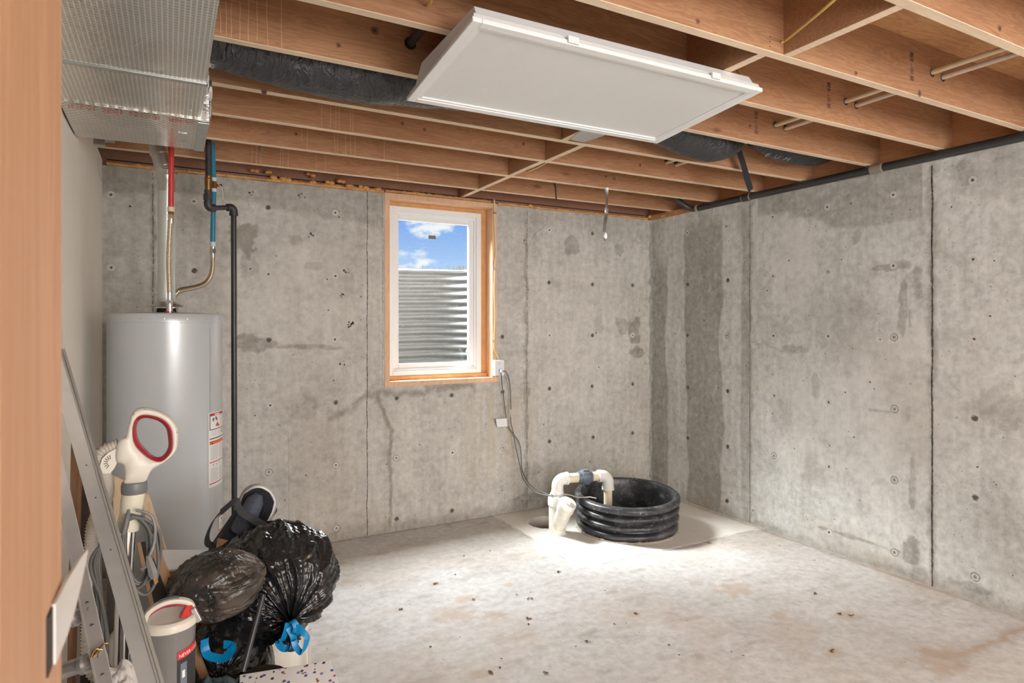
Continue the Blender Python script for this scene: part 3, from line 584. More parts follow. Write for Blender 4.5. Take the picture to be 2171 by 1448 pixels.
# door jamb right beside the camera
JX, JY0, JY1 = -3.820, -4.130, -4.010
door = thing('door_1', None, None, (JX, JY1, 0), kind='structure')
JXo = JX-.02
mb = MB(); mb.box((JXo, JY0, 0), (JX, JY1, 2.40)); mb.build('jamb', M_JAMB, door, bev=.0015)
mb = MB(); mb.box((JXo-.012, JY0+.03, 0), (JXo-.0005, JY1-.02, 2.40)); mb.build('jamb_backing', M_JAMB, door)
t0_, t1_ = 1.3605, 1.3360; sx_ = [(JX-.0, -4.040, 0, 0), (JX+.0008, -4.014, 0, 0), (JX+.0018, -3.998, 0, .004), (JX+.0030, -3.982, 0, .012), (JX+.0042, -3.968, .0008, .022)]
V = []
for x, y, du, dd in sx_: V += [(x+.0002, y, t1_+dd), (x+.0016, y, t1_+dd), (x+.0016, y, t0_-du), (x+.0002, y, t0_-du)]
mb = MB(); n_ = len(sx_); mb.add(V, [(3, 2, 1, 0), tuple(4*(n_-1)+i for i in range(4))]+[(4*k+j, 4*k+(j+1) % 4, 4*k+4+(j+1) % 4, 4*k+4+j) for k in range(n_-1) for j in range(4)]); mb.build('strike_plate', plain('satin_nickel', (.74, .72, .69), .4, .35), door)
mb = MB(); mb.box((JX+.0001, -4.052, 1.3365), (JX+.0008, -4.0405, 1.3600)); mb.build('latch_hole', M_DARK, door)
mb = MB(); mb.box((-8, -4.12, 0), (JXo-.013, -4.02, 2.436)); tag(mb.build('wall_left_front', M_DRY), kind='structure')
# ================================================================== JOISTS AND BLOCKING
JY = [(-.290, -.252), (-.750, -.712), (-1.180, -1.142), (-1.575, -1.537), (-2.030, -1.992), (-2.436, -2.398), (-2.830, -2.792), (-3.268, -3.230), (-3.69, -3.652), (-4.10, -4.062)]
JN = ['nearest the window wall', 'second from the window wall', 'third from the window wall', 'fourth from the window wall, just beyond the black duct', 'over the far half of the light fixture, just before the black duct',
      'crossing over the middle of the light fixture', 'passing above the near edge of the light fixture', 'running across the top right corner of the picture', 'above the camera, first of the two out of view', 'above the camera, second of the two out of view']
def split_joist(mb, a, b, ax):   # side faces and underside (underside paler, floor bounce put into its colour)
    (x0, y0, z0), (x1, y1, z1) = a, b
    mb.box((x0, y0, z0+.0015), b); e = .0015
    if ax == 'x': mb.hexa([(x0, y0+e, z0), (x1, y0+e, z0), (x1, y1-e, z0), (x0, y1-e, z0), (x0, y0, z0+.0016), (x1, y0, z0+.0016), (x1, y1, z0+.0016), (x0, y1, z0+.0016)], 1)
    else: mb.hexa([(x0+e, y0, z0), (x1-e, y0, z0), (x1-e, y1, z0), (x0+e, y1, z0), (x0, y0, z0+.0016), (x1, y0, z0+.0016), (x1, y1, z0+.0016), (x0, y1, z0+.0016)], 1)
joists = []
for k, ((y0, y1), nm) in enumerate(zip(JY, JN)):
    if k > 7: continue
    mb = MB(); split_joist(mb, (-6.4, y0, 2.438), (.0425, y1, 2.6665), 'x')
    joists.append((mb, y0, nm))
for k in (8, 9):
    mb = MB(); split_joist(mb, (-6.4, JY[k][0], 2.438), (.0425, JY[k][1], 2.6665), 'x'); tag(mb.build('ceiling', [M_JOIST, M_EDGELIT]), kind='structure')
BL = [(-1.845, -1.807, .074, 0, 'between the window wall rim and the first joist'), (-1.845, -1.807, 1, 0, 'just above the window, between first and second joists'), (-1.852, -1.814, 2, 1, 'between second and third joists from the window wall'),
      (-1.835, -1.797, 3, 2, 'between third and fourth joists from the window wall'), (-1.98, -1.942, 4, 3, 'beside the foil plate behind the light fixture'), (-1.93, -1.892, 6, 5, 'just above the near long edge of the light fixture'), (-1.845, -1.807, 7, 6, 'with a yellow cable crossing it at the top right')]
for x0, x1, kn, kf, nm in BL:
    if isinstance(kn, float): y0, y1 = JY[0][1]+.0005, .0745
    else: y0, y1 = JY[kn][1]+.0005, JY[kf][0]-.0005
    mb = MB(); split_joist(mb, (x0, y0, 2.4385), (x1, y1, 2.655), 'y')
    tag(mb.build('joist_blocking', [M_JOIST, M_EDGELIT]), 'short timber block '+nm, 'wood block', 'blocking between the joists')
# stamps and staple marks printed on joists belong to those joists
def stamp(jo, px, py, y, txts, hgt):
    p = ony(px, py, y); mb = jo[0]; z = p.z+hgt/2
    for kind, s in txts:
        if kind == 'bar':
            for q in range(4): mb.box((p.x-.012, y-.0012, z-s+q*s/4), (p.x-.012+.024, y-.0006, z-s+q*s/4+s/7), 2)
            z -= s*1.25
        elif kind == 'ring':
            for q in range(14):
                a0 = 2*math.pi*q/14; a1 = a0+2*math.pi/14*.99; r0, r1 = s*.36, s*.5
                V = [(p.x+r*math.cos(a), y-.001, z-s/2+r*math.sin(a)) for r, a in ((r0, a0), (r1, a0), (r1, a1), (r0, a1))]; mb.add(V, [(0, 1, 2, 3)], 2)
            mb.box((p.x-s*.10, y-.0012, z-s*.62), (p.x+s*.10, y-.0008, z-s*.38), 2); z -= s*1.25
        else:
            V, F = text_geo(kind, s); V = [(p.x-.010+v[1]*0+v[0]*1.0, y-.001, z-s+v[1]) for v in V]; mb.add(V, F, 2); z -= s*1.2
ST = [('bar', .022), ('bar', .012), ('2', .024), ('ring', .022), ('bar', .020)]
stamp(joists[6], 1933, 143, JY[6][0], ST, .13); stamp(joists[5], 1757, 204, JY[5][0], ST, .13); stamp(joists[4], 1603, 262, JY[4][0], ST, .13); stamp(joists[2], 1302, 375, JY[2][0], [('2', .022), ('bar', .02)], .05)
for q in range(3):
    p = ony(1632, 78+q*10, JY[6][0]); joists[6][0].box((p.x-.004, p.y-.0015, p.z-.001), (p.x+.004, p.y-.0005, p.z+.001), 2)
# pale drips run down the joist faces
def drips(jo, y, lst):
    mb = jo[0]; random.seed(int(-y*1000))
    for px, p0, p1 in lst:
        a = ony(px, p0, y); b = ony(px, p1, y); n = 8; x = a.x; V = []
        for k in range(n+1):
            z = a.z+(b.z-a.z)*k/n; x += random.uniform(-.0012, .0012); V += [(x-.0009, y-.0012, z), (x+.0009, y-.0012, z)]
        mb.add(V, [(2*k, 2*k+1, 2*k+3, 2*k+2) for k in range(n)], 3)
drips(joists[4], JY[4][0], [(465, 2, 70), (478, 2, 76), (492, 2, 80), (508, 2, 84), (527, 2, 88), (545, 2, 86), (566, 2, 98), (597, 2, 102)])
drips(joists[2], JY[2][0], [(682, 223, 268), (701, 223, 272), (713, 224, 274), (720, 225, 276), (743, 226, 278), (749, 226, 280)])
drips(joists[1], JY[1][0], [(467, 249, 253), (487, 251, 263), (640, 272, 300), (652, 274, 315), (709, 284, 323), (716, 284, 325), (732, 285, 328), (743, 286, 331), (753, 288, 331), (814, 297, 338)])
drips(joists[0], JY[0][0], [(535, 308, 346), (544, 308, 347), (553, 318, 350), (595, 314, 353), (600, 314, 353), (612, 316, 356), (671, 326, 362), (690, 327, 362), (842, 350, 382)])
for k in (7, 6, 5, 4, 3, 2):
    for x_, z_ in ((-.90, 2.553), (-.818, 2.548)): joists[k][0].disc((x_, JY[k][0]-.0008, z_), (0, -1, 0), .0175, 16, 4)
random.seed(12)
for k, px, py in ((7, 2120, 60), (6, 1815, 155), (6, 1480, 45), (6, 1950, 198), (5, 1590, 130), (4, 795, 65), (4, 718, 96), (4, 1590, 267), (3, 560, 195), (2, 853, 262), (2, 900, 275), (1, 628, 284), (2, 1357, 350), (2, 1110, 305), (1, 1285, 374)):
    p = ony(px, py, JY[k][0]-.001); r_ = random.uniform(.009, .015); joists[k][0].disc((p.x, p.y, p.z), (0, -1, 0), r_, 16, 5, .12); joists[k][0].disc((p.x, p.y-.0004, p.z), (0, -1, 0), r_*.45, 10, 2, .3)
for mbj, y0, nm in joists: tag(mbj.build('floor_joist', [M_JOIST, M_EDGELIT, M_INK, plain('resin_drip', (.70, .46, .29), .5), M_DARK, plain('knot_wood', (.26, .12, .065), .6)], origin=(-3.2, y0, 2.438)), 'fir floor joist '+nm, 'joist', 'floor joists overhead')
# ================================================================== WINDOW
win = thing('window_1', None, None, (-2.0, .1, 1.08), kind='structure')
BX0, BX1, BZ0, BZ1 = -2.404, -1.590, 1.068, 2.372
mb = MB(); mb.box((WX0, -.004, WZ0), (BX0, .20, BZ1)); mb.build('buck_side', M_BUCK, win, bev=.001)
mb = MB(); mb.box((BX1, -.004, WZ0+.036), (WX1, .20, BZ1)); mb.build('buck_side', M_BUCK, win, bev=.001)
mb = MB(); mb.box((WX0-.001, -.006, WZ0), (WX1+.016, .20, BZ0)); mb.build('buck_sill', M_BUCK, win, bev=.001)
mb = MB(); mb.box((WX0-.002, -.006, BZ1), (WX1, .20, 2.408)); mb.build('buck_head', M_BUCK, win, bev=.001)
def ring(mb, x0, x1, z0, z1, w, y0, y1, wb=None):
    wb = wb or w; mb.box((x0, y0, z0), (x0+w, y1, z1)); mb.box((x1-w, y0, z0), (x1, y1, z1)); mb.box((x0+w, y0, z0), (x1-w, y1, z0+wb)); mb.box((x0+w, y0, z1-w), (x1-w, y1, z1))
FX0, FX1, FZ0, FZ1 = -2.388, -1.636, 1.098, 2.340
mb = MB(); ring(mb, FX0, FX1, FZ0, FZ1, .040, .100, .180, .034); mb.build('frame', M_VINYL, win, bev=.003)
mb = MB(); ring(mb, FX0+.04, FX1-.04, FZ0+.034, FZ1-.04, .016, .112, .170); mb.build('frame_step', M_VINYL, win, bev=.002)
mb = MB(); ring(mb, FX0+.052, FX1-.054, FZ0+.048, FZ1-.054, .040, .125, .160); sash = mb.build('sash', M_VINYL, win, bev=.003)
mb = MB(); mb.box((FX0+.085, .144, FZ0+.08), (FX1-.085, .149, FZ1-.085)); mb.build('pane', M_GLASS, sash)
mb = MB(); mb.box((FX0+.089, .139, FZ0+.084), (FX0+.093, .144, FZ1-.09)); mb.box((FX1-.095, .139, FZ0+.084), (FX1-.0915, .144, FZ1-.09)); mb.build('glazing_bead', M_WHITE, sash)
p = ony(916, 503, .140); mb = MB(); mb.box((p.x-.030, .1405, p.z-.014), (p.x+.030, .1425, p.z+.014)); mb.build('sticker', plain('old_sticker', (.20, .21, .17), .7), sash, label='small grey green sticker on the glass')
mb = MB(); mb.box((BX0+.002, .09, BZ0+.001), (BX1-.002, .15, FZ0-.001)); mb.box((FX1+.001, .11, FZ0), (BX1-.001, .15, FZ1)); mb.box((BX0+.001, .11, FZ1+.001), (BX1-.001, .15, BZ1-.001)); mb.build('gap_foam', M_FOAM, win)
mb = MB(); a = ony(972, 780, .098); mb.box((a.x-.02, .078, a.z-.008), (a.x+.06, .1, a.z+.006)); b1 = ony(990, 745, .09); b2 = ony(997, 776, .085); mb.tube([b1, (b1+b2)/2+Vector((.003, -.004, 0)), b2], [.008, .006, .006], 10); mb.cyl(b1, b1+Vector((-.004, -.018, .012)), .009, 12); mb.build('crank', M_WHITE, win, bev=.001)
mb = MB(); q = ony(829, 742, .1); mb.box((FX0+.006, .086, q.z-.03), (FX0+.018, .1, q.z+.05)); mb.build('lock_lever', M_WHITE, win, bev=.002)
# window well outside
WC = (-1.985, .205); N = 64; mb = MB(); V = []; zs_ = np.arange(.90, 1.962, .0085); na = N+1
for z in zs_:
    c_ = .009*math.sin(2*math.pi*z/.0677)
    for k in range(na):
        a = math.pi*k/N; ca, sa = math.cos(a), math.sin(a); ex = .72
        x = math.copysign(abs(ca)**ex, ca)*(.66+c_); y = abs(sa)**ex*(.80+c_); V.append((WC[0]+x, WC[1]+y, z+.012*math.sin(k*.3)*.3))
F = [(i*na+k, i*na+k+1, (i+1)*na+k+1, (i+1)*na+k) for i in range(len(zs_)-1) for k in range(N)]
mb.add(V, F); wl = mb.build('window_well', M_WELL, smooth=True, auto=False); so = wl.modifiers.new('solid', 'SOLIDIFY'); so.thickness = .0015
tag(wl, 'corrugated galvanised steel window well outside the window', 'window well')
mb = MB(); top = [V[(len(zs_)-1)*na+k] for k in range(na)]; mb.tube([Vector(q)+Vector((0, 0, .004)) for q in top], .007, 8); mb.build('rim', M_GALV, wl, smooth=True)
mb = MB(); mb.box((-2.7, .205, .84), (-1.3, 1.05, .905)); tag(mb.build('ground_gravel', M_GRAVEL), kind='structure')
mb = MB(); V = []; F = []; R1 = [Vector(q) for q in top]
for k, q in enumerate(R1):
    d = Vector((q.x-WC[0], q.y-WC[1], 0)).normalized(); V += [(q.x+d.x*.012, q.y+d.y*.012, 1.93), (q.x+d.x*.5, q.y+d.y*.5, 1.90), (q.x+d.x*9, q.y+d.y*9, 1.6)]
for k in range(na-1):
    for j in range(2): F.append((3*k+j, 3*k+j+1, 3*k+4+j, 3*k+3+j))
mb.add(V, F); tag(mb.build('ground', M_SOIL), kind='structure')
mb = MB(); random.seed(5)
for px, n in ((985, 16), (975, 8), (962, 10), (945, 5), (990, 10), (900, 4), (930, 3)):
    for q in range(n):
        y = 1.04+random.uniform(-.01, .08); p = ony(px+random.uniform(-7, 7), 572, y); L = random.uniform(.02, .075); dx = random.uniform(-.5, .5)*L
        ribbon(mb, [(p.x, p.y, 1.90), (p.x+dx*.4, p.y, 1.96+L*.3), (p.x+dx, p.y, 1.955+L)], random.uniform(.002, .004), .0006, (1, 0, 0))
tag(mb.build('grass', M_GRASS, kind='stuff'), 'tufts of dry grass along the rim of the window well', 'grass')
# ================================================================== CEILING THINGS
# troffer
LC = Vector((-2.3813, -2.3710, 2.3445)); LR = Matrix.Rotation(math.radians(-.63), 4, 'Z') @ Matrix.Rotation(math.radians(-4.35), 4, 'X'); LM = Matrix.Translation(LC) @ LR
lamp = thing('ceiling_light_fixture', 'white rectangular fluorescent light fixture with prismatic lens, screwed under the joists', 'ceiling light', LC)
mb = MB()
for a, b in (((-.61, -.305, 0), (-.578, .305, .016)), ((.578, -.305, 0), (.61, .305, .016)), ((-.578, -.305, 0), (.578, -.273, .016)), ((-.578, .273, 0), (.578, .305, .016))): mb.box(a, b, 0, LM)
mb.build('door_frame', M_WHITE, lamp, bev=.003)
mb = MB()
for a, b in (((-.578, -.273, .003), (-.565, .273, .012)), ((.565, -.273, .003), (.578, .273, .012)), ((-.565, -.273, .003), (.565, -.262, .012)), ((-.565, .262, .003), (.565, .273, .012))): mb.box(a, b, 0, LM)
mb.build('inner_lip', M_WHITE, lamp)
mb = MB(); mb.box((-.574, -.269, .009), (.574, .269, .013), 0, LM); mb.build('lens', M_LENS, lamp)
def l2(x, y, z): return tuple(LM @ Vector((x, y, z)))
mb = MB(); mb.hexa([l2(-.604, -.299, .0165), l2(.604, -.299, .0165), l2(.604, .299, .0165), l2(-.604, .299, .0165), l2(-.600, -.293, .034), l2(.600, -.293, .034), l2(.600, .293, .034), l2(-.600, .293, .034)]); mb.build('housing_rim', M_WHITE, lamp, bev=.002)
def top(x, y): p = LM @ Vector((x, y, .04)); return (p.x, p.y, 2.4365)
mb = MB(); mb.hexa([l2(-.588, -.285, .0345), l2(.588, -.285, .0345), l2(.588, .285, .0345), l2(-.588, .285, .0345), top(-.585, -.262), top(.585, -.262), top(.585, .205), top(-.585, .205)]); mb.build('housing', M_WHITE, lamp, bev=.002)
for x in (-.26, .36):
    mb = MB(); mb.box((x-.02, -.3135, .002), (x+.02, -.3055, .024), 0, LM); mb.build('hinge_clip', M_WHITE, lamp)
# supply duct
mb = MB(); mb.box((-4.112, -7.2, 2.250), (-3.672, -1.700, 2.4355)); duct = tag(mb.build('air_duct', M_FOIL, bev=.004, origin=(-3.9, -3.5, 2.25)), 'foil wrapped rectangular air duct running under the joists at top left', 'duct')
for y in (-2.09, -3.0):
    mb = MB(); mb.box((-4.115, y-.011, 2.2465), (-3.669, y+.011, 2.2495)); mb.box((-3.6715, y-.011, 2.2465), (-3.669, y+.011, 2.4355)); mb.build('seam_strip', M_GALV, duct)
mb = MB(); n = 24; V = []; nx, ny = 30, 20
for j in range(ny+1):
    for i in range(nx+1):
        x = -4.112+(.467)*i/nx; y = -1.70+.46*j/ny; z = 2.246-.004*math.sin(j/ny*3.1)+.004*(float(fbm(np.array(x*9.), np.array(y*9.), 4))-.5); V.append((x, y+.012*(1-i/nx)*(j == ny), z))
n0 = len(V); V2 = [(v[0], v[1], 2.4355) for v in V]
F = [(j*(nx+1)+i+1, j*(nx+1)+i, (j+1)*(nx+1)+i, (j+1)*(nx+1)+i+1) for j in range(ny) for i in range(nx)]
F += [(n0+a for a in ())] if False else []
bd = [i for i in range(nx+1)]+[j*(nx+1)+nx for j in range(1, ny+1)]+[ny*(nx+1)+i for i in range(nx-1, -1, -1)]+[j*(nx+1) for j in range(ny-1, 0, -1)]
mb.add(V+[(V[i][0], V[i][1], 2.4355) for i in bd], F+[(bd[k], bd[(k+1) % len(bd)], n0+(k+1) % len(bd), n0+k) for k in range(len(bd))]+[tuple(n0+k for k in range(len(bd)))])
V, FT = text_geo('IDEAL SEAL 587A/B   IDEAL', .032); sc_ = .40/max(v[0] for v in V); mb.add([(-4.09+v[0]*sc_, -1.694+v[1]*1.7, 2.2375) for v in V], [f[::-1] for f in FT], 1)
ep = mb.build('end_section', [M_FOILD, M_REDINK], duct)
mb = MB(); mb.box((-3.682, -1.68, 2.2395), (-3.644, -1.245, 2.2425)); mb.build('edge_tape', M_GALV, ep)
mb = MB(); mb.box((-3.745, -1.50, 2.2400), (-3.715, -1.36, 2.2425)); mb.build('tape_patch', M_FOILP, ep)
mb = MB(); pts = [(-3.640, -1.70+.46*k/16, 2.35+.02*math.sin(k*1.3)) for k in range(17)]; mb.tube(pts, [.015+.045*math.sin(math.pi*min(1, (k+.5)/16))**.5+.006*math.sin(k*2.1) for k in range(17)], 12, True, 0, (.22, 1)); mb.build('insulation_flap', M_FOILP, ep, smooth=True)
# flexible ducts
def flex(name, pts, radii, label, parent=None):
    q = resample(spline(pts, 10), .0045); L = arclen(q); t = L/L[-1]; ps = np.linspace(0, 1, len(radii)); base = np.interp(t, ps, radii); mb = MB()
    seg = 40; mb.tube(q, list(base), seg, True); V = mb.v[0]; C = np.repeat(np.array([tuple(p) for p in q]), seg, 0); d = V-C; u = np.repeat(L, seg)*9; a = np.tile(np.arange(seg)/seg*6.28, len(q))
    wr_ = np.abs(fbm(u*3.6+np.sin(a+u*.3)*1.1, np.cos(a)*1.1+9, 8, 3)-.47)*2; wr2 = np.abs(fbm(u*7+np.cos(a*1.0)*1.6, np.sin(a)*1.4+4, 18, 3)-.47)*2; w = 1+.10*(fbm(u*1.3, np.sin(a)*2+5, 3)-.5)-.022*np.clip(.30-wr_, 0, 1)/.3-.006*np.clip(.3-wr2, 0, 1)/.3; V[:] = C+d*w[:, None]
    o = mb.build(name, M_FLEX, parent, smooth=True, auto=False); 
    if parent is None: tag(o, label, 'flexible duct', 'flexible ducts in the joist bay')
    return o
YB = -1.785
fd = flex('flexible_duct', [(-3.64, YB, 2.540), (-3.40, YB, 2.522), (-3.15, YB, 2.510), (-2.90, YB, 2.530), (-2.5, YB, 2.552), (-2.1, YB, 2.55)], [.118, .126, .128, .122, .105, .10], 'long black plastic jacketed flexible duct between the foil duct and the light fixture')
fd2 = flex('flexible_duct', [(-2.02+.08, YB, 2.55), (-1.75, YB, 2.555), (-1.5, YB, 2.548), (-1.25, YB, 2.515), (-1.06, YB, 2.500), (-.935, YB, 2.535)], [.10, .11, .118, .122, .120, .075], 'sagging black flexible duct emerging behind the light fixture')
fd3 = flex('flexible_duct', [(-.775, YB, 2.585), (-.62, YB, 2.572), (-.38, YB, 2.560), (-.2, YB, 2.565), (-.05, YB, 2.575)], [.07, .100, .108, .098, .05], 'short black flexible duct with pale printed letters ending at the rim board')
fd3.rotation_euler = (0, 0, 0)
V, F = text_geo('E  U  M', .040); mb = MB(); mb.add([(-.735+v[0]*1.75, YB-.118*math.sin(.30+v[1]*9-v[0]*.5), 2.568-.118*math.cos(.30+v[1]*9-v[0]*.5)) for v in V], F); mb.build('print', plain('pale_print', (.22, .27, .33), .5), fd3)
mb = MB(); a = ony(1568, 305, -1.72); a.z = 2.60; b = ony(1575, 345, -1.66); c = ony(1583, 375, -1.62); d = ony(1592, 404, -1.60)
ribbon(mb, [Vector((a.x+.04, -1.70, 2.64)), Vector((a.x+.03, -1.66, 2.58)), b, c, d], .049, .0016, (1, .12, 0)); tag(mb.build('duct_strap', M_FABRIC), 'black webbing strap hanging loose beside the flexible duct', 'strap')
# foil plate beside the blocking
mb = MB(); A_, B_, C_, D_ = onz(1208, 296, 2.4365), onz(1238, 301.5, 2.4365), onz(1284, 286, 2.4365), onz(1240, 270, 2.4365)
q = [A_, B_, C_, D_]; mb.hexa([tuple(p-Vector((0, 0, .0012))) for p in q]+[tuple(p) for p in q]) 
tag(mb.build('foil_patch', M_FOILP), 'flat silver foil patch under a block at the rear edge of the light fixture', 'foil patch')
# hanging foil strip
y = -.755; p0 = ony(1286, 400, y); pts = []; random.seed(2)
for k in range(12):
    t = k/11; pts.append(Vector((p0.x+(-.002-.012*t)+.008*math.sin(t*7), y-.004+.006*math.sin(t*9), 2.437-.372*t)))
mb = MB(); ribbon(mb, spline(pts, 4), .026, .0012, lambda t: (math.cos(-.45+.7*math.sin(t*7)), math.sin(-.45+.7*math.sin(t*7)), .1*math.sin(t*11))); tag(mb.build('foil_tape_strip', M_FOILP), 'crumpled strip of silver foil tape dangling from a joist', 'tape strip')
# dark sleeve near the rim, small pipe through the joist at top
mb = MB(); a = ony(870, 92, JY[4][0]-.002); mb.disc((a.x, JY[4][0]-.001, a.z), (0, -1, 0), .024, 20, 1); mb.cyl((a.x+.002, JY[4][0]-.004, a.z+.004), (a.x+.004, JY[5][1]+.002, a.z+.012), .017, 18); tag(mb.build('pipe_stub', [M_IRON, M_DARK], smooth=True), 'dark pipe passing through a joist hole left of the light fixture', 'pipe')
# ABS drain pipe along the right wall
zc, xr = 2.412, -.036
ap = thing('drain_pipe', 'black drain pipe running along the top of the right concrete wall', 'pipe', (xr, -2, zc-.025))
y0 = ony(1464, 437, 0).y; ya = onx(1475, 437, xr).y
mb = MB(); mb.cyl((xr, ya, zc), (xr, -6.5, zc), .0245, 28); mb.build('pipe_run', M_BLACK, ap, smooth=True)
for px, n in ((1583, 2), (1860, 2)):
    yy = onx(px, 360, xr).y; mb = MB(); mb.lathe([(.0246, -.03), (.0285, -.03), (.0285, .03), (.0246, .03)], (xr, yy, zc), 28, (0, 1, 0)); 
    for s in (-.034, .034): mb.lathe([(.0246, -.005), (.0265, -.004), (.0265, .004), (.0246, .005)], (xr, yy+s, zc), 28, (0, 1, 0), 1)
    mb.build('coupling', [M_BLACK if px < 1700 else plain('weathered_fitting', (.25, .22, .18), .6), plain('primer_stain', (.34, .29, .20), .6)], ap, smooth=True)
e0 = ony(1440, 420, -.50); mb = MB(); pts = spline([(xr, ya-.02, zc), (xr-.004, ya+.03, zc+.004), (xr-.05, ya+.07, zc+.03), (xr-.14, ya+.09, zc+.09), (xr-.20, ya+.10, zc+.13)], 8); mb.tube(pts, .0235, 20); mb.build('elbow', M_IRON, ap, smooth=True)
mb = MB(); mb.lathe([(.0246, -.012), (.028, -.010), (.028, .010), (.0246, .012)], (xr, ya-.02, zc), 28, (0, 1, 0)); mb.build('primer_ring', plain('primer_stain', (.34, .29, .20), .6), ap, smooth=True)
# pair of pale water tubes through the joists
for k, (dx, dz, nm) in enumerate(((-.90, 2.556, 'left one of the pair of pale plastic water tubes threaded through the joists'), (-.818, 2.550, 'right one of the pair of pale plastic water tubes threaded through the joists'))):
    mb = MB()
    for ja, jb in ((8, 7), (7, 6), (6, 5), (5, 4), (4, 3), (3, 2), (2, 1)): pass
    q = spline([(dx, -3.6, dz-.0), (dx-.002, -2.8, dz), (dx, -2.0, dz-.006), (dx+.002, -1.2, dz-.016), (dx, -.9, dz-.016)], 8); mb.tube(q, .0108, 16)
    tag(mb.build('water_tube', M_PVCI if k == 0 else plain('pale_tube', (.72, .58, .48), .4), smooth=True), nm, 'tube', 'pale tubes through the joists')
# yellow cables
def cable(pts, r, m, label, cat='cable', name='electrical_cable'):
    mb = MB(); mb.tube(spline(pts, 10), r, 10); return tag(mb.build(name, m, smooth=True), label, cat)
cable([ony(1657, 90, JY[6][0]-.004), ony(1668, 84, JY[6][0]-.03), ony(1700, 58, JY[6][0]-.16), ony(1740, 25, JY[6][0]-.32), ony(1775, -6, JY[6][0]-.40)], .0045, M_YEL, 'yellow cable crossing the wood block at the top right')
cable([ony(1541, 163, JY[5][0]-.002), ony(1560, 165, JY[5][0]-.03), ony(1572, 160, JY[5][0]-.02), ony(1564, 148, JY[5][0]-.003)], .004, M_YEL, 'short yellow cable loop in a joist by the right corner of the light fixture')
cable([ony(906, 12, JY[5][0]-.002), ony(911, 8, JY[5][0]-.03), ony(918, -6, JY[5][0]-.08)], .0055, M_YEL, 'yellow cable end at a joist above the left end of the light fixture')
cable([ony(1118, 364, JY[1][0]-.002), ony(1128, 360, JY[1][0]-.05), ony(1142, 354, JY[1][0]-.12), ony(1158, 345, JY[1][0]-.25), ony(1163, 341, JY[2][1]+.004)], .0055, M_YELP, 'pale cable drooping between two joists near the wood blocks')
cable([ony(1175, 386, JY[0][0]-.003), ony(1178, 400, JY[0][0]-.006), ony(1179, 415, JY[0][0]-.003), ony(1179, 424, JY[0][0]-.006)], .005, M_BLACK, 'short black cable hanging from the joist nearest the window wall')
for px, py, y in ((555, 315, JY[0][0]-.003), (931, 234, JY[4][1]+.02)):
    a = ony(px, py, y) if px == 555 else ony(px, py, -1.55+.0); a.z = a.z
    mb = MB(); mb.box((a.x-.008, a.y-.0015, a.z-.018), (a.x+.008, a.y, a.z+.018)); tag(mb.build('metal_tag', M_GALV), 'small grey metal tag on the joist nearest the window wall' if px == 555 else 'small grey metal tag on the joist below the light fixture', 'metal tag')
# spray foam beads
def foam(path, label, r0=.014, seed=1, lumps=()):
    random.seed(seed); mb = MB(); q = resample(path, .012); R = []; r = r0
    for k in range(len(q)): r = .6*r+.4*random.uniform(.3, 1.7)*r0; R.append(r); q[k] = q[k]+Vector((0, random.uniform(-.002, .002), random.uniform(-.002, .002)))
    mb.tube(q, R, 10)
    for c, rr in lumps:
        n = 3
        for s in range(n):
            o = Vector((random.uniform(-rr, rr)*.9, random.uniform(-.004, .004), random.uniform(-rr, rr)*.25)); s_ = rr*random.uniform(.6, 1); prof = [(s_*math.sin(math.pi*j/8)*1.0+1e-5, -s_*.7*math.cos(math.pi*j/8)) for j in range(9)]; mb.lathe(prof, Vector(c)+o, 14)
    return tag(mb.build('spray_foam', M_FOAM, smooth=True), label, 'spray foam')
LP = [(ony(px, py, .0), r) for px, py, r in ((539, 360, .020), (568, 364, .016), (576, 377, .026), (603, 381, .028), (659, 370, .024), (664, 386, .022), (700, 387, .022), (722, 384, .022), (745, 393, .024), (770, 396, .026), (800, 400, .022))]
foam([(-4.1, .018, 2.414), (-2.44, .018, 2.414)], 'orange spray foam bead along the wall top from the heater to the window', .014, 2, [(Vector((p.x, .012, p.z)), r) for p, r in LP])
foam([(-2.43, .020, 2.424), (-1.6, .020, 2.422)], 'orange spray foam along the top of the window frame', .012, 3, [((-2.2, .014, 2.425), .014), ((-1.9, .014, 2.424), .014)])
foam([(-1.54, .018, 2.413), (-.04, .018, 2.411)], 'orange spray foam bead along the wall top right of the window', .013, 4, [((-1.24, .01, 2.42), .02), ((-1.2, .01, 2.41), .016), ((-.03, -.0, 2.43), .022)])
foam([(-.018, -.03, 2.414), (-.016, -.42, 2.416)], 'orange spray foam bead on the right wall top at the corner', .013, 5)
# near-black strip standing in for shade in the gap under the rim board
mb = MB(); mb.box((-4.1, .060, 2.4385), (-.04, .0745, 2.452)); tag(mb.build('gap_shade_strip', M_DARK), kind='structure')
# ================================================================== OUTLET, CABLE AND CORDS ON THE BACK WALL
out = thing('outlet', 'white electrical outlet box beside the window sill with a plug in it', 'outlet', (-1.549, 0, 1.079))
mb = MB(); mb.box((-1.591, -.040, 1.081), (-1.508, -.0015, 1.202)); mb.build('box', M_WHITE, out, bev=.004)
mb = MB(); mb.box((-1.589, -.0455, 1.083), (-1.510, -.0405, 1.200)); fp = mb.build('cover_plate', M_WHITE, out, bev=.0015)
for zc_ in (1.172, 1.112):
    mb = MB(); mb.lathe([(.0001, .0022), (.0155, .0022), (.0165, 0), (.0165, -.001)], (-1.549, -.0465, zc_), 24, (0, -1, 0))
    for dx in (-.0065, .0065): mb.box((-1.549+dx-.0012, -.0493, zc_), (-1.549+dx+.0012, -.0486, zc_+.008), 1)
    mb.disc((-1.549, -.0490, zc_-.006), (0, -1, 0), .0024, 10, 1); mb.build('receptacle', [M_VINYL, M_DARK], out, smooth=True)
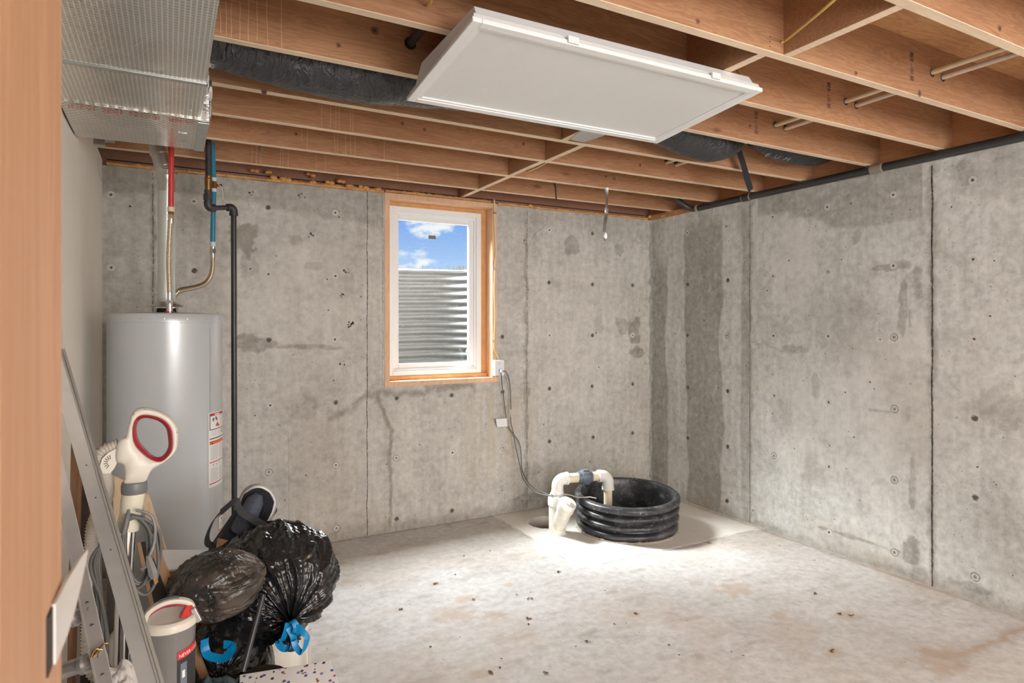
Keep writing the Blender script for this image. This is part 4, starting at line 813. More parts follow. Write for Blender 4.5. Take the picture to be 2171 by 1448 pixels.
C_YW = [(1048, 399), (1048, 440), (1049, 490), (1051, 530), (1049, 570), (1048, 620), (1049, 670), (1048, 715), (1048, 740), (1053, 764)]
pts = []
for k, (px, py) in enumerate(C_YW):
    y = -.012; p = ony(px, py, y)
    if k == 0: p.y = -.012; p.z = 2.436
    if k == len(C_YW)-1: p = Vector((-1.545, -.02, 1.2035))
    pts.append(p)
yc = cable(pts, .0052, M_YELP, 'yellow electrical cable stapled down the wall from the joists to the outlet')
for py in (452, 570, 722):
    p = ony(1048, py, -.008); mb = MB(); mb.box((p.x-.014, -.019, p.z-.005), (p.x+.014, -.001, p.z+.005)); mb.build('cable_clamp', M_STEEL, yc, bev=.001)
# plug and cords
def wall_pts(lst, y=-.012): return [ony(px, py, yy if yy is not None else y) for px, py, yy in lst]
BR = (-1.37, -.585)   # standpipe position
pk = cable(wall_pts([(1062, 790, -.075), (1063, 800, -.07), (1066, 830, -.04), (1070, 860, -.03), (1073, 885, -.03), (1076, 903, -.03), (1090, 922, -.03), (1101, 940, -.03), (1105, 965, -.04), (1106, 990, -.06)])+[ony(1112, 1010, -.15), ony(1130, 1033, -.35), Vector((BR[0]-.055, BR[1]-.03, .272))], .0038, M_CORD, 'grey sump pump cord with a white tag, hanging from the outlet', 'cord', 'pump_cord')
pk2 = cable(wall_pts([(1066, 786, -.07), (1073, 789, -.075), (1079, 805, -.05), (1082, 830, -.03), (1083, 865, -.05), (1083, 895, -.05), (1088, 915, -.052), (1091, 935, -.055), (1096, 960, -.06), (1103, 990, -.09)])+[ony(1108, 1012, -.15), ony(1120, 1030, -.3), ony(1138, 1045, -.45), Vector((BR[0]-.06, BR[1]+.01, .270))], .0038, M_CORD, 'second grey pump cord looping out to the right below the outlet', 'cord', 'pump_cord')
mb = MB(); p = ony(1062, 786, -.06); mb.hexa([(p.x-.012, -.051, p.z-.012), (p.x+.012, -.051, p.z-.012), (p.x+.012, -.051, p.z+.014), (p.x-.012, -.051, p.z+.014), (p.x-.008, -.082, p.z-.014), (p.x+.008, -.082, p.z-.014), (p.x+.008, -.082, p.z+.008), (p.x-.008, -.082, p.z+.008)]); mb.build('plug', plain('pale_plug', (.62, .66, .72), .4), pk, bev=.003)
a = ony(1051, 888, -.034); b = ony(1074, 887, -.034); c = ony(1076, 904, -.034); d = ony(1054, 905, -.034); mb = MB(); mb.hexa([tuple(q) for q in (d, c, b, a)]+[tuple(q-Vector((0, .001, 0))) for q in (d, c, b, a)]); mb.build('tag', M_PAPER, pk)
mb = MB(); mb.cyl(ony(1082.5, 868, -.05), ony(1083, 884, -.05), .0052, 12); mb.build('tape_wrap', plain('cream_tape', (.72, .62, .52), .6), pk2, smooth=True)
# ================================================================== SUMP
BC = Vector((-.862, -.722, 0)); bas = thing('sump_basin', 'black ribbed plastic sump basin set in the floor near the corner', 'sump basin', BC)
prof = [(.335, -.02), (.336, .008), (.350, .020), (.362, .034), (.364, .050), (.354, .062), (.325, .068), (.323, .078), (.350, .086), (.366, .098), (.369, .112), (.360, .126), (.328, .134), (.325, .144), (.352, .152), (.368, .162), (.371, .176), (.362, .190), (.334, .197), (.334, .205), (.366, .212), (.377, .222), (.377, .248), (.366, .260), (.335, .262), (.330, .256), (.326, .215), (.322, .12), (.318, .03)]
tl = Matrix.Rotation(math.radians(3.2), 4, Vector((RV[0], RV[1], 0)))
mb = MB(); mb.lathe(prof, (0, 0, 0), 96); V = mb.v[0]; 
a_ = np.arctan2(V[:, 1], V[:, 0]); hgt = np.clip(V[:, 2]/.26, 0, 1); V[:, 2] += hgt*(V[:, 0]*DV[0]+V[:, 1]*DV[1])*.055; V += np.array(BC)
mb.build('ribbed_wall', M_BASIN, bas, smooth=True, auto=60)
mb = MB(); mb.lathe([(.0001, .031), (.319, .031), (.319, .026), (.0001, .026)], BC, 64); pit = mb.build('pit_cover', M_DARK, bas, smooth=True)
p = onz(1339, 1061, .10); mb = MB(); mb.lathe([(.0001, .018), (.036, .018), (.04, .012), (.04, 0)], (p.x, p.y, .0335+.0), 28); mb.build('float_cap', M_WHITE, bas, smooth=True)
mb = MB(); p = onz(1322, 1066, .10); mb.box((p.x-.02, p.y-.015, .033), (p.x+.02, p.y+.015, .06)); mb.build('switch_block', M_BLUEP, bas, bev=.004)
mb = MB(); random.seed(8); pts = [BC+Vector((.352*math.cos(a), .352*math.sin(a), .008)) for a in np.linspace(2.6, 6.9, 60)]; mb.tube(pts, [random.uniform(.006, .022) for _ in pts], 8, True, 0, (1, .6)); mb.build('mortar_ring', plain('mortar', (.50, .44, .36), .95, var=.3, nscale=70, bmp=.004), bas, smooth=True)
PZ = .385; X0 = Vector((-1.372, -.590, 0)); X1 = Vector((-.992, -.672, 0)); dr = (X1-X0).normalized()
dp = thing('sump_discharge_pipe', 'white plastic discharge pipe bridging from the standpipe into the sump basin', 'pipe', X0+Vector((0, 0, .28)))
def bend(c, d0, d1, r, R, n=14): # elbow around corner point c, coming along d0, leaving along d1
    c, d0, d1 = Vector(c), Vector(d0).normalized(), Vector(d1).normalized(); return [c-d0*R*(1-math.sin(t))*1.0+d1*R*(1-math.cos(t)) for t in [math.pi/2*k/n for k in range(n+1)]]
up = Vector((0, 0, 1)); c0 = X0+up*PZ; c1 = X1+up*PZ
mb = MB(); b = bend(c0, up, dr, .04, .052); mb.tube([c0-up*.098]+b+[c0+dr*.078], .0415, 28); mb.tube([c0+dr*.060, c0+dr*.0785], .0445, 28); mb.tube([c0-up*.100, c0-up*.080], .0445, 28); mb.build('elbow', M_PVC, dp, smooth=True)
mb = MB(); b = bend(c1, dr, -up, .04, .052); mb.tube([c1-dr*.078]+b+[c1-up*.10], .0415, 28); mb.tube([c1-dr*.0785, c1-dr*.060], .0445, 28); mb.tube([c1-up*.082, c1-up*.102], .0445, 28); mb.build('elbow', M_PVC, dp, smooth=True)
mb = MB(); mb.cyl(c0+dr*.079, c1-dr*.079, .0335, 28); mb.build('crossover', M_PVCI, dp, smooth=True)
mb = MB(); mb.cyl(c1-up*.103, X1+up*.032, .0305, 28); mb.build('riser', M_PVCI, dp, smooth=True)
cm = c0.lerp(c1, .535); mb = MB(); mb.lathe([(.034, -.055), (.042, -.053), (.044, -.03), (.050, -.028), (.052, -.02), (.052, .022), (.050, .03), (.043, .032), (.041, .05), (.034, .052)], cm, 32, dr)
an = dr.orthogonal().normalized(); bn = dr.cross(an)
mb.build('check_valve', plain('blue_grey_pvc', (.11, .135, .165), .4), dp, smooth=True)
for k in range(6):
    a = k*math.pi/3; n = an*math.cos(a)+bn*math.sin(a); mb = MB(); mb.beam(cm-dr*.019+n*.053, cm+dr*.021+n*.053, .02, .01, n); mb.build('grip_lug', plain('blue_grey_pvc', (.11, .135, .165), .4), dp, bev=.002)
# standpipe with cleanout wye
spp = thing('standpipe', 'white plastic standpipe with an angled capped cleanout standing on the slab', 'drain pipe', (BR[0], BR[1], .001)); B0 = Vector((BR[0], BR[1], 0))
mb = MB(); mb.lathe([(.0001, .0045), (.066, .0045), (.066, .012), (.0605, .014), (.0605, .20), (.067, .204), (.067, .262), (.064, .268), (.045, .268), (.044, .272), (.0001, .272)], B0, 36); mb.build('body', M_PVC, spp, smooth=True)
cp = atZ(1202, 1070, 4.355); bdv = (cp-(B0+up*.03)); bl = bdv.length; bdir = bdv.normalized()
mb = MB(); mb.tube([B0+up*.03, B0+up*.03+bdir*(bl-.05), B0+up*.03+bdir*(bl-.049), B0+up*.03+bdir*(bl-.006)], [.052, .054, .061, .061], 32); mb.build('wye_branch', plain('dirty_pvc', (.70, .66, .58), .5, var=.18, nscale=26), spp, smooth=True)
cc = B0+up*.03+bdir*(bl-.006); mb = MB(); mb.lathe([(.061, 0), (.063, .004), (.063, .02), (.058, .025), (.042, .026), (.0001, .026)], cc, 32, bdir); cap = mb.build('cleanout_cap', M_PVC, spp, smooth=True)
mb = MB(); t_ = bdir.cross(up).normalized(); mb.beam(cc+bdir*.026, cc+bdir*.046, .042, .042, (up+t_*.5)); mb.build('square_plug', M_PVC, cap, bev=.004)
mb = MB(); q = []
for k in range(60):
    a = 4.0+k/59*6.28*1.9; q.append(B0+Vector((.0475*math.cos(a), .0475*math.sin(a), .276+.0045*(k/59)*2)))
q += [Vector(v) for v in ((-1.31, -.62, .275), (-1.26, -.67, .262), (-1.22, -.72, .268))]
sv = spline(q, 3)
tag(MB().tube(sv+[Vector((-1.20, -.74, .272)), Vector((-1.16, -.76, .262))], .0035, 8).build('cord_coil', M_CORDL, smooth=True), 'pale cord wound around the top of the white standpipe', 'cord')
# ================================================================== WATER HEATER AND PIPES
HC = Vector((-3.790, -.800, 0)); HR = .250; HT = 1.505
wh = thing('water_heater', 'tall grey cylindrical gas water heater in the left rear corner', 'water heater', HC)
mb = MB(); mb.lathe([(.0001, .03), (HR-.004, .03), (HR, .035), (HR, HT), (HR-.002, HT+.001)], HC, 96); tank = mb.build('tank', M_TANK, wh, smooth=True)
mb = MB(); mb.lathe([(HR+.0005, HT-.022), (HR+.004, HT-.021), (HR+.004, HT+.012), (HR-.002, HT+.021), (HR-.03, HT+.024), (.12, HT+.028), (.0001, HT+.028)], HC, 96); mb.build('top_cap', M_TANK, wh, smooth=True)
mb = MB(); mb.lathe([(.0001, 0), (HR-.02, 0), (HR-.02, .03), (.0001, .03)], HC, 64); mb.build('base_ring', M_DARK, wh, smooth=True)
for k in range(9):
    a = math.radians(180+k*22); mb = MB(); p = HC+Vector((math.cos(a)*(HR+.0045), math.sin(a)*(HR+.0045), HT-.004)); mb.lathe([(.0001, .002), (.003, .0015), (.0035, 0)], p, 10, (math.cos(a), math.sin(a), 0)); mb.build('screw', M_STEEL, wh, smooth=True)
mb = MB(); a = math.radians(-42); vline(mb, lambda s, z: (HC.x+(HR+.0008)*math.cos(s/HR), HC.y+(HR+.0008)*math.sin(s/HR), z), a*HR, .05, HT-.03, .002, 0, 1, 0); mb.build('body_seam', M_GALV, tank)
def curved(rects, r=HR+.0012, n=6):   # rects: (a0,a1,z0,z1,mat) on the tank surface (radians)
    mb = MB()
    for lv, (a0, a1, z0, z1, mi) in enumerate(rects):
        rr = r+.00012*min(lv, 4); k = max(2, int(abs(a1-a0)/.05)+1); V = []
        for j in range(k+1):
            a = a0+(a1-a0)*j/k; V += [(HC.x+rr*math.cos(a), HC.y+rr*math.sin(a), z0), (HC.x+rr*math.cos(a), HC.y+rr*math.sin(a), z1)]
        mb.add(V, [(2*j, 2*j+2, 2*j+3, 2*j+1) for j in range(k)], mi)
    return mb
# angular position of the warning label on the tank, seen at px 440..475
def hang(px):
    u = (px-PX0)/FP; d = Vector((DV[0]+u*RV[0], DV[1]+u*RV[1])); o = Vector((CAM[0]-HC.x, CAM[1]-HC.y)); A = d.dot(d); B = 2*o.dot(d); C = o.dot(o)-HR*HR; D = max(0, B*B-4*A*C)
    t = (-B-math.sqrt(D))/(2*A); q = o+d*t; return math.atan2(q.y, q.x), t
LA, LZ = hang(441.5); LB = LA+.62
def hz(py): return CH+LZ*(PY0-py)/FP
zt, zb = hz(876), hz(1036); Hh = zt-zb; R_ = [(LA, LB, zb, zt, 0)]
def lab(f0, f1, g0, g1, m): R_.append((LA+(LB-LA)*f0, LA+(LB-LA)*f1, zt-Hh*g1, zt-Hh*g0, m))
lab(.05, .97, .015, .235, 2); lab(.08, .94, .05, .225, 0); lab(.08, .94, .02, .05, 1); lab(.30, .60, .025, .045, 0)
for f, g in ((.18, .075), (.23, .072), (.33, .06), (.38, .065), (.42, .085)): lab(f, f+.035, g, g+.045, 2)
lab(.40, .52, .15, .19, 1); lab(.36, .44, .17, .195, 1); lab(.46, .60, .18, .20, 1)
for k in range(9): lab(.62, .92-.06*(k % 3), .065+k*.017, .070+k*.017, 3)
for k in range(5): lab(.12, .40, .25+k*.015, .254+k*.015, 3); lab(.46, .8, .25+k*.015, .254+k*.015, 3)
lab(.76, .88, .245, .30, 2); lab(.79, .85, .255, .29, 0)
lab(.05, .97, .345, .358, 2); lab(.05, .97, .395, .43, 4); lab(.05, .97, .385, .397, 1); lab(.14, .20, .405, .425, 2)
for k in range(13): lab(.10, .52-.05*(k % 4 == 3), .45+k*.015, .456+k*.015, 3); lab(.57, .92-.08*(k % 3 == 2), .45+k*.015, .456+k*.015, 3)
lab(.05, .97, .66, .672, 1)
for k in range(4): lab(.2+k*.17, .26+k*.17, .69+.0*k, .725, 3)
for k in range(13): lab(.10, .52-.06*(k % 4 == 1), .745+k*.014, .751+k*.014, 3); lab(.57, .92-.1*(k % 3 == 1), .745+k*.014, .751+k*.014, 3)
lab(.05, .97, .945, .957, 1)
curved(R_).build('warning_label', [M_PAPER, M_LRED, M_LBLK, plain('print_light', (.50, .50, .50), .6), M_ORANGE], tank, label='white warning label with red and orange bands')
LA2, LZ2 = hang(463.5); LB2 = LA2+.5; z1_ = CH+LZ2*(PY0-1092)/FP; z0_ = CH+LZ2*(PY0-1127)/FP; hh_ = z1_-z0_
curved([(LA2, LB2, z0_, z1_, 0), (LA2, LB2, z1_-hh_*.17, z1_, 1), (LA2, LB2, z0_, z0_+hh_*.12, 1), (LA2+.12, LA2+.2, z1_-hh_*.4, z1_-hh_*.27, 2), (LA2+.05, LB2-.05, z1_-hh_*.55, z1_-hh_*.52, 2), (LA2+.05, LB2-.05, z1_-hh_*.65, z1_-hh_*.62, 2), (LA2+.05, LB2-.05, z1_-hh_*.75, z1_-hh_*.72, 2)]).build('small_label', [M_PAPER, M_ORANGE, M_LBLK], tank)
# draft hood and vent
VP = Vector((-3.790, -.79, 0)); zt_ = HT+.028
mb = MB(); mb.lathe([(.076, 0), (.074, .004), (.050, .016), (.042, .024), (.041, .040)], VP+up*(zt_+.030), 40); dh = mb.build('draft_hood', M_GALV, wh, smooth=True); dh.modifiers.new('s', 'SOLIDIFY').thickness = .001
for k in range(4):
    a = math.pi/4+k*math.pi/2; p = VP+Vector((.066*math.cos(a), .066*math.sin(a), zt_)); mb = MB(); mb.beam(p, p+up*.034, .012, .0015, (math.cos(a), math.sin(a), 0)); mb.build('hood_leg', M_GALV, wh)
mb = MB(); mb.lathe([(.05, 0), (.05, .010), (.04, .022), (.0001, .022)], VP+up*zt_, 30); mb.build('flue_collar', M_DARK, wh, smooth=True)
vent = thing('vent_pipe', 'silver metal flue pipe rising from the water heater to an elbow', 'flue pipe', VP+up*(zt_+.112))
zA = ony(342, 402, VP.y).z; zE = ony(355, 352, VP.y).z
mb = MB(); mb.cyl(VP+up*(zt_+.0705), VP+up*(zA+.004), .0395, 36); mb.build('straight_section', plain('pale_galvanised', (.72, .78, .76), .4, .75, .06, 14), vent, smooth=True)
mb = MB(); mb.lathe([(.0415, 0), (.0425, .05), (.0425, .10), (.0445, .104), (.0425, .108)], VP+up*(zA-.01), 36); mb.build('collar', M_STEEL, vent, smooth=True)
e0 = VP+up*(zA+.098); e1 = ony(345, 345, VP.y); e2 = ony(333, 322, VP.y); tgt = Vector((-3.885, -.78, 2.30))
gore = [e0-up*.01, ony(355, 372, VP.y), ony(347, 352, VP.y), ony(339, 325, VP.y), ony(333, 300, VP.y), ony(330, 280, VP.y)]
for k in range(len(gore)-1):
    mb = MB(); d = (gore[k+1]-gore[k]).normalized(); mb.tube([gore[k]-d*.004, gore[k+1]+d*.002], [.0435-.0005*k, .0430-.0005*k], 32); mb.tube([gore[k+1]-d*.004, gore[k+1]+d*.004], [.0465-.0005*k]*2, 32); mb.build('elbow_gore', M_STEEL, vent, smooth=True)
# hot line
hx = ony(362.5, 500, -.985); HX, HY = hx.x, -.985
hot = thing('hot_water_line', 'red plastic hot water pipe with a braided metal connector above the heater', 'pipe', (HX, HY, zt_))
zr = ony(362, 440, HY).z; zr2 = ony(362, 465, HY).z
mb = MB(); mb.cyl((HX, HY, zr), (HX+.002, -1.0, 2.60), .0125, 24); mb.build('red_pipe', M_REDP, hot, smooth=True)
mb = MB(); mb.cyl((HX, HY, zr-.020), (HX, HY, zr+.002), .0150, 20); mb.build('crimp_ring', M_TAN, hot, smooth=True)
mb = MB(); mb.cyl((HX, HY, zr-.034), (HX, HY, zr-.019), .0142, 6); mb.build('brass_fitting', M_BRASS, hot)
mb = MB(); mb.cyl((HX, HY, zr-.052), (HX, HY, zr-.034), .0160, 6); mb.cyl((HX, HY, zr-.075), (HX, HY, zr-.052), .0125, 18); mb.build('connector_nut', plain('rose_metal', (.70, .56, .48), .3, .9), hot)
mb = MB(); hose(mb, spline([(HX, HY, zr-.070), (HX-.003, HY, 1.95), (HX-.009, HY, 1.78), (HX-.006, HY, 1.625)], 8), .0112, .0065, .16, 16); mb.build('flex_connector', M_BRONZE, hot, smooth=True, auto=False)
mb = MB(); mb.cyl((HX-.006, HY, 1.585), (HX-.006, HY, 1.628), .0105, 18); mb.cyl((HX-.006, HY, 1.572), (HX-.006, HY, 1.590), .0180, 6); mb.cyl((HX-.006, HY, zt_-.003), (HX-.006, HY, 1.575), .0135, 18); mb.build('nipple', M_STEEL, hot)
mb = MB(); mb.lathe([(.022, 0), (.022, .004), (.0138, .005)], (HX-.006, HY, zt_-.002), 24); mb.build('red_gasket', M_RED, hot, smooth=True)
# cold line
CY = -.42; p_ = lambda px, py, y=CY: ony(px, py, y)
cold = thing('cold_water_line', 'blue plastic cold water pipe with shut-off valve beside the gas pipe', 'pipe', p_(452, 520))
mb = MB(); mb.tube([p_(450, 302), p_(452, 345), p_(453, 378)], .0128, 20); mb.tube([p_(453, 405), p_(452, 460), p_(451, 515)], .0130, 20); mb.build('blue_pipe', M_BLUEP, cold, smooth=True)
for y0_, y1_ in ((377, 386), (399, 407), (513, 523)):
    mb = MB(); mb.cyl(p_(453 if y0_ < 500 else 451, y0_), p_(453 if y0_ < 500 else 451, y1_), .0155, 20); mb.build('crimp_ring', plain('pale_blue_ring', (.66, .72, .72), .5), cold, smooth=True)
mb = MB(); mb.cyl(p_(453, 385), p_(453, 400), .0175, 8); q = p_(455, 393); mb.cyl(q, q+Vector((.035, -.02, .0)), .0075, 12); mb.build('valve_body', M_BRASS, cold)
q = p_(462, 393)+Vector((0, -.02, 0)); mb = MB(); ribbon(mb, spline([q, q+Vector((.015, 0, -.012)), q+Vector((.022, 0, -.035)), q+Vector((.024, 0, -.085))], 6), .014, .003, (0, 1, 0)); mb.build('valve_lever', plain('cream_lever', (.78, .74, .66), .4), cold)
mb = MB(); mb.cyl(p_(451, 522), p_(451, 528), .014, 16); mb.cyl(p_(451, 528), p_(451, 537), .0175, 6); mb.cyl(p_(451, 537), p_(451, 547), .0125, 16); mb.build('connector_nut', M_STEEL, cold)
mb = MB(); hose(mb, spline([p_(451, 545), p_(451, 565, -.42), p_(447, 585, -.44), p_(435, 601, -.48), p_(415, 609, -.54), p_(395, 613, -.60), p_(378, 618, -.66), (-3.765, -.665, 1.60), (-3.765, -.668, 1.56)], 8), .0120, .0075, .16, 16); mb.build('flex_connector', M_BRONZE, cold, smooth=True, auto=False)
mb = MB(); mb.cyl((-3.765, -.668, zt_-.003), (-3.765, -.668, 1.57), .0145, 16); mb.build('nipple', M_STEEL, cold)
# gas line
GY = -.52; g = lambda px, py, y=GY: ony(px, py, y)
gas = thing('gas_pipe', 'black iron gas pipe stepping sideways and dropping behind the heater', 'pipe', g(497, 1060, -.50))
mb = MB(); mb.cyl(Vector((g(442, 380).x, GY, 2.62)), g(442, 374), .0158, 20); mb.build('upper_pipe', M_IRON, gas, smooth=True)
mb = MB(); mb.cyl(g(441.5, 374), g(441.5, 403), .0185, 20); mb.lathe([(.0190, -.004), (.021, 0), (.0190, .004)], g(441.5, 380), 20); mb.build('brass_coupling', M_BRASS, gas, smooth=True)
mb = MB(); mb.cyl(g(441, 403), g(441, 412), .019, 18); mb.cyl(g(441, 412), g(441, 424), .0235, 8); mb.cyl(g(441, 424), g(441, 430), .019, 18); mb.build('union', M_IRON, gas)
c_ = g(441, 441); mb = MB(); mb.cyl(g(441, 429), c_+up*.03, .0145, 18); dr2 = (g(497, 441, -.47)-c_).normalized(); mb.tube([c_+up*.035]+bend(c_, -up, dr2, .02, .022)+[c_+dr2*.038], .0215, 20); mb.build('elbow', M_IRON, gas, smooth=True)
c2 = g(495.5, 440, -.47); mb = MB(); mb.cyl(c_+dr2*.036, c2-dr2*.036, .0135, 18); mb.build('cross_pipe', M_IRON, gas, smooth=True)
mb = MB(); mb.tube([c2-dr2*.038]+bend(c2, dr2, -up, .02, .022)+[c2-up*.036], .0215, 20); mb.tube([c2-up*.030, c2-up*.046], .0235, 20); mb.build('elbow', M_IRON, gas, smooth=True)
mb = MB(); mb.cyl(c2-up*.04, (c2.x+.004, c2.y, .35), .0152, 20); mb.build('drop_pipe', M_BLACK, gas, smooth=True)
mb = MB(); mb.cyl((c2.x+.004, c2.y, .29), (c2.x+.004, c2.y, .37), .021, 20); mb.build('tee', M_IRON, gas, smooth=True)
# bead chain on the left wall
mb = MB(); a = ony(203, 329, -.25); pts = resample(spline([(XL+.004, -.33, 2.36), (XL+.01, -.2, 2.28), (XL+.05, -.05, 2.20), (XL+.09, -.012, 2.14)], 8), .011)
for p in pts: mb.lathe([(.00012, -.0026), (.0018, -.0018), (.0026, 0), (.0018, .0018), (.00012, .0026)], p, 8)
tag(mb.build('bead_chain', M_STEEL, smooth=True), 'fine beaded chain strung from the left wall to the concrete corner', 'chain')
mb = MB(); a = onx(197, 292, XL); mb.box((XL-.02, -.49, 2.40), (XL+.05, -.455, 2.4375)); mb.box((XL-.02, -.49, 2.4375-.0015), (XL+.09, -.40, 2.4375)); tag(mb.build('joist_bracket', M_GALV), 'galvanised bracket at the top of the left wall under the joists', 'bracket')
# ================================================================== CLUTTER AT LOWER LEFT
Wp = atZ
# ---- upright vacuum
ZV = 1.78; vac = thing('upright_vacuum', 'cream and red upright vacuum cleaner leaning among the clutter', 'vacuum cleaner', Wp(300, 1500, ZV)*1.0)
vac.location.z = 0
rv = Vector((RV[0], RV[1], 0)); dv = Vector((DV[0], DV[1], 0)); vd = (Wp(310, 950, 1)-Vector(CAM)); vd.z = 0; vd.normalize(); vr = Vector((vd.y, -vd.x, 0))   # across / away as seen along the line to the camera
O = Wp(320, 930, ZV); SC_ = ZV/FP*1.11
def vp(px, py, off=0.0): return O+vr*((px-320)*ZV/FP/math.sqrt(1+((320-PX0)/FP)**2))+up*((930-py)*ZV/FP)+vd*off
def closed(pts, n=8):
    P = [Vector((a, b, 0)) for a, b in pts]; out = []
    m = len(P)
    for i in range(m):
        a, b, c, d = P[i-1], P[i], P[(i+1) % m], P[(i+2) % m]
        for k in range(n):
            t = k/n; out.append(.5*((2*b)+(c-a)*t+(2*a-5*b+4*c-d)*t*t+(3*b-a-3*c+d)*t**3))
    return [(v.x, v.y) for v in out]
def cr(ox, oy): return (100+ox/3.62, 820+oy/3.62)
outer = closed([cr(*p) for p in ((735, 155), (830, 175), (930, 230), (1000, 320), (1008, 430), (980, 520), (890, 590), (800, 640), (755, 720), (670, 745), (590, 735), (598, 650), (585, 575), (535, 545), (535, 450), (560, 385), (600, 370), (625, 280), (660, 185))])
inner = closed([cr(*p) for p in ((740, 215), (860, 245), (935, 315), (955, 420), (945, 500), (890, 560), (830, 560), (760, 510), (690, 430), (665, 340), (680, 250))])
def plate_hole(mb, outer, inner, d0, d1, bulge=.006):
    n = len(outer); m = len(inner); co = [vp(*p) for p in outer]; ci = [vp(*p) for p in inner]
    # resample both by angle about inner centre
    cx_ = sum(p[0] for p in inner)/m; cy_ = sum(p[1] for p in inner)/m; K = 120
    def byang(poly):
        A = []; M = len(poly)
        for k in range(K):
            a = 2*math.pi*k/K; dx, dy = math.cos(a), math.sin(a); best = 0
            for i in range(M):
                x0, y0 = poly[i][0]-cx_, poly[i][1]-cy_; x1, y1 = poly[(i+1) % M][0]-cx_, poly[(i+1) % M][1]-cy_; den = dx*(y1-y0)-dy*(x1-x0)
                if abs(den) < 1e-9: continue
                t = (x0*(y1-y0)-y0*(x1-x0))/den; s = (x0*dy-y0*dx)/den
                if 0 <= s <= 1 and t > best: best = t
            A.append((cx_+dx*best, cy_+dy*best))
        return A
    oo, ii = byang(outer), byang(inner); rings = []
    for f, dd in ((0, .35), (.12, .8), (.35, 1), (.65, 1), (.88, .8), (1, .35)):
        rings.append([vp(i_[0]+(o_[0]-i_[0])*f, i_[1]+(o_[1]-i_[1])*f, -d1*dd) for i_, o_ in zip(ii, oo)])
    back = [[vp(i_[0]+(o_[0]-i_[0])*f, i_[1]+(o_[1]-i_[1])*f, d1*dd) for i_, o_ in zip(ii, oo)] for f, dd in ((1, .35), (.88, .8), (.65, 1), (.35, 1), (.12, .8), (0, .35))]
    R = rings+back; V = [tuple(v) for r in R for v in r]; F = [(j*K+k, j*K+(k+1) % K, ((j+1) % len(R))*K+(k+1) % K, ((j+1) % len(R))*K+k) for j in range(len(R)) for k in range(K)]
    return mb.add(V, F), ii, oo
mb = MB(); _, ii, oo = plate_hole(mb, outer, inner, 0, .020); hand = mb.build('handle', M_CREAM, vac, smooth=True, auto=50)
mb = MB(); cx_ = sum(p[0] for p in ii)/len(ii); cy_ = sum(p[1] for p in ii)/len(ii)
pts = [vp(cx_+(p[0]-cx_)*1.0, cy_+(p[1]-cy_)*1.0) for p in ii]; K = len(pts); V = []
for k, p in enumerate(pts):
    inw = (vp(cx_, cy_)-p).normalized()
    for f, dd in ((-.0035, -.0165), (.0, -.020), (.0055, -.012), (.0085, 0), (.0055, .012), (-.002, .017)): V.append(tuple(p+inw*f+vd*dd))
mb.add(V, [(6*k+j, 6*k+j+1, 6*((k+1) % K)+j+1, 6*((k+1) % K)+j) for k in range(K) for j in range(5)]+[(6*k+5, 6*k, 6*((k+1) % K), 6*((k+1) % K)+5) for k in range(K)]); mb.build('red_grip', M_RED, hand, smooth=True, auto=80)
for ox, oy in ((668, 200), (598, 402), (988, 428), (768, 655), (603, 676)):
    mb = MB(); mb.lathe([(.0001, .0012), (.0022, .001), (.0028, 0)], vp(*cr(ox, oy), -.0178), 12, -vd); mb.build('screw', plain('screw_brown', (.26, .21, .16), .5), hand, smooth=True)
mb = MB(); pts = [vp(*cr(*p), -.0165) for p in ((740, 165), (820, 185), (915, 240), (975, 310), (1000, 365))]; mb.tube(spline(pts, 8), .0012, 8); mb.build('seam', M_GREYP, hand, smooth=True)
# slotted guard fin and hose at the back of the handle
mb = MB(); fin = [cr(*p) for p in ((535, 455), (480, 480), (440, 520), (425, 570), (445, 620), (490, 625), (520, 590), (540, 545))]; n_ = len(fin)
mb.add([tuple(vp(*p, -.007)) for p in fin]+[tuple(vp(*p, .007)) for p in fin], [tuple(range(n_)), tuple(range(2*n_-1, n_-1, -1))]+[(k, (k+1) % n_, n_+(k+1) % n_, n_+k) for k in range(n_)]); mb.build('slotted_guard', M_CREAM, vac, bev=.002)
mb = MB()
for k in range(7):
    a = math.radians(100+k*22); c0_ = cr(500, 548); p0 = (c0_[0]+7*math.cos(a), c0_[1]-7*math.sin(a)); p1 = (c0_[0]+15*math.cos(a), c0_[1]-15*math.sin(a)); mb.beam(vp(*p0, -.0075), vp(*p1, -.0075), .0015, .001, vd)
mb.build('guard_slots', M_DARK, vac)
mb = MB(); hose(mb, spline([vp(*cr(548, 430), .01), vp(*cr(510, 440), .012), vp(*cr(450, 465), .015), vp(*cr(415, 510), .018), vp(*cr(420, 590), .02), vp(*cr(450, 660), .03), vp(*cr(462, 740), .05), vp(*cr(460, 820), .08), vp(*cr(440, 900), .10), vp(196, 1120, .12), vp(190, 1200, .12), vp(186, 1300, .10), vp(190, 1400, .06), vp(230, 1450, .05)], 8), .0155, .0085, .16, 18); mb.build('hose', plain('hose_beige', (.55, .49, .41), .5, var=.05), vac, smooth=True, auto=False)
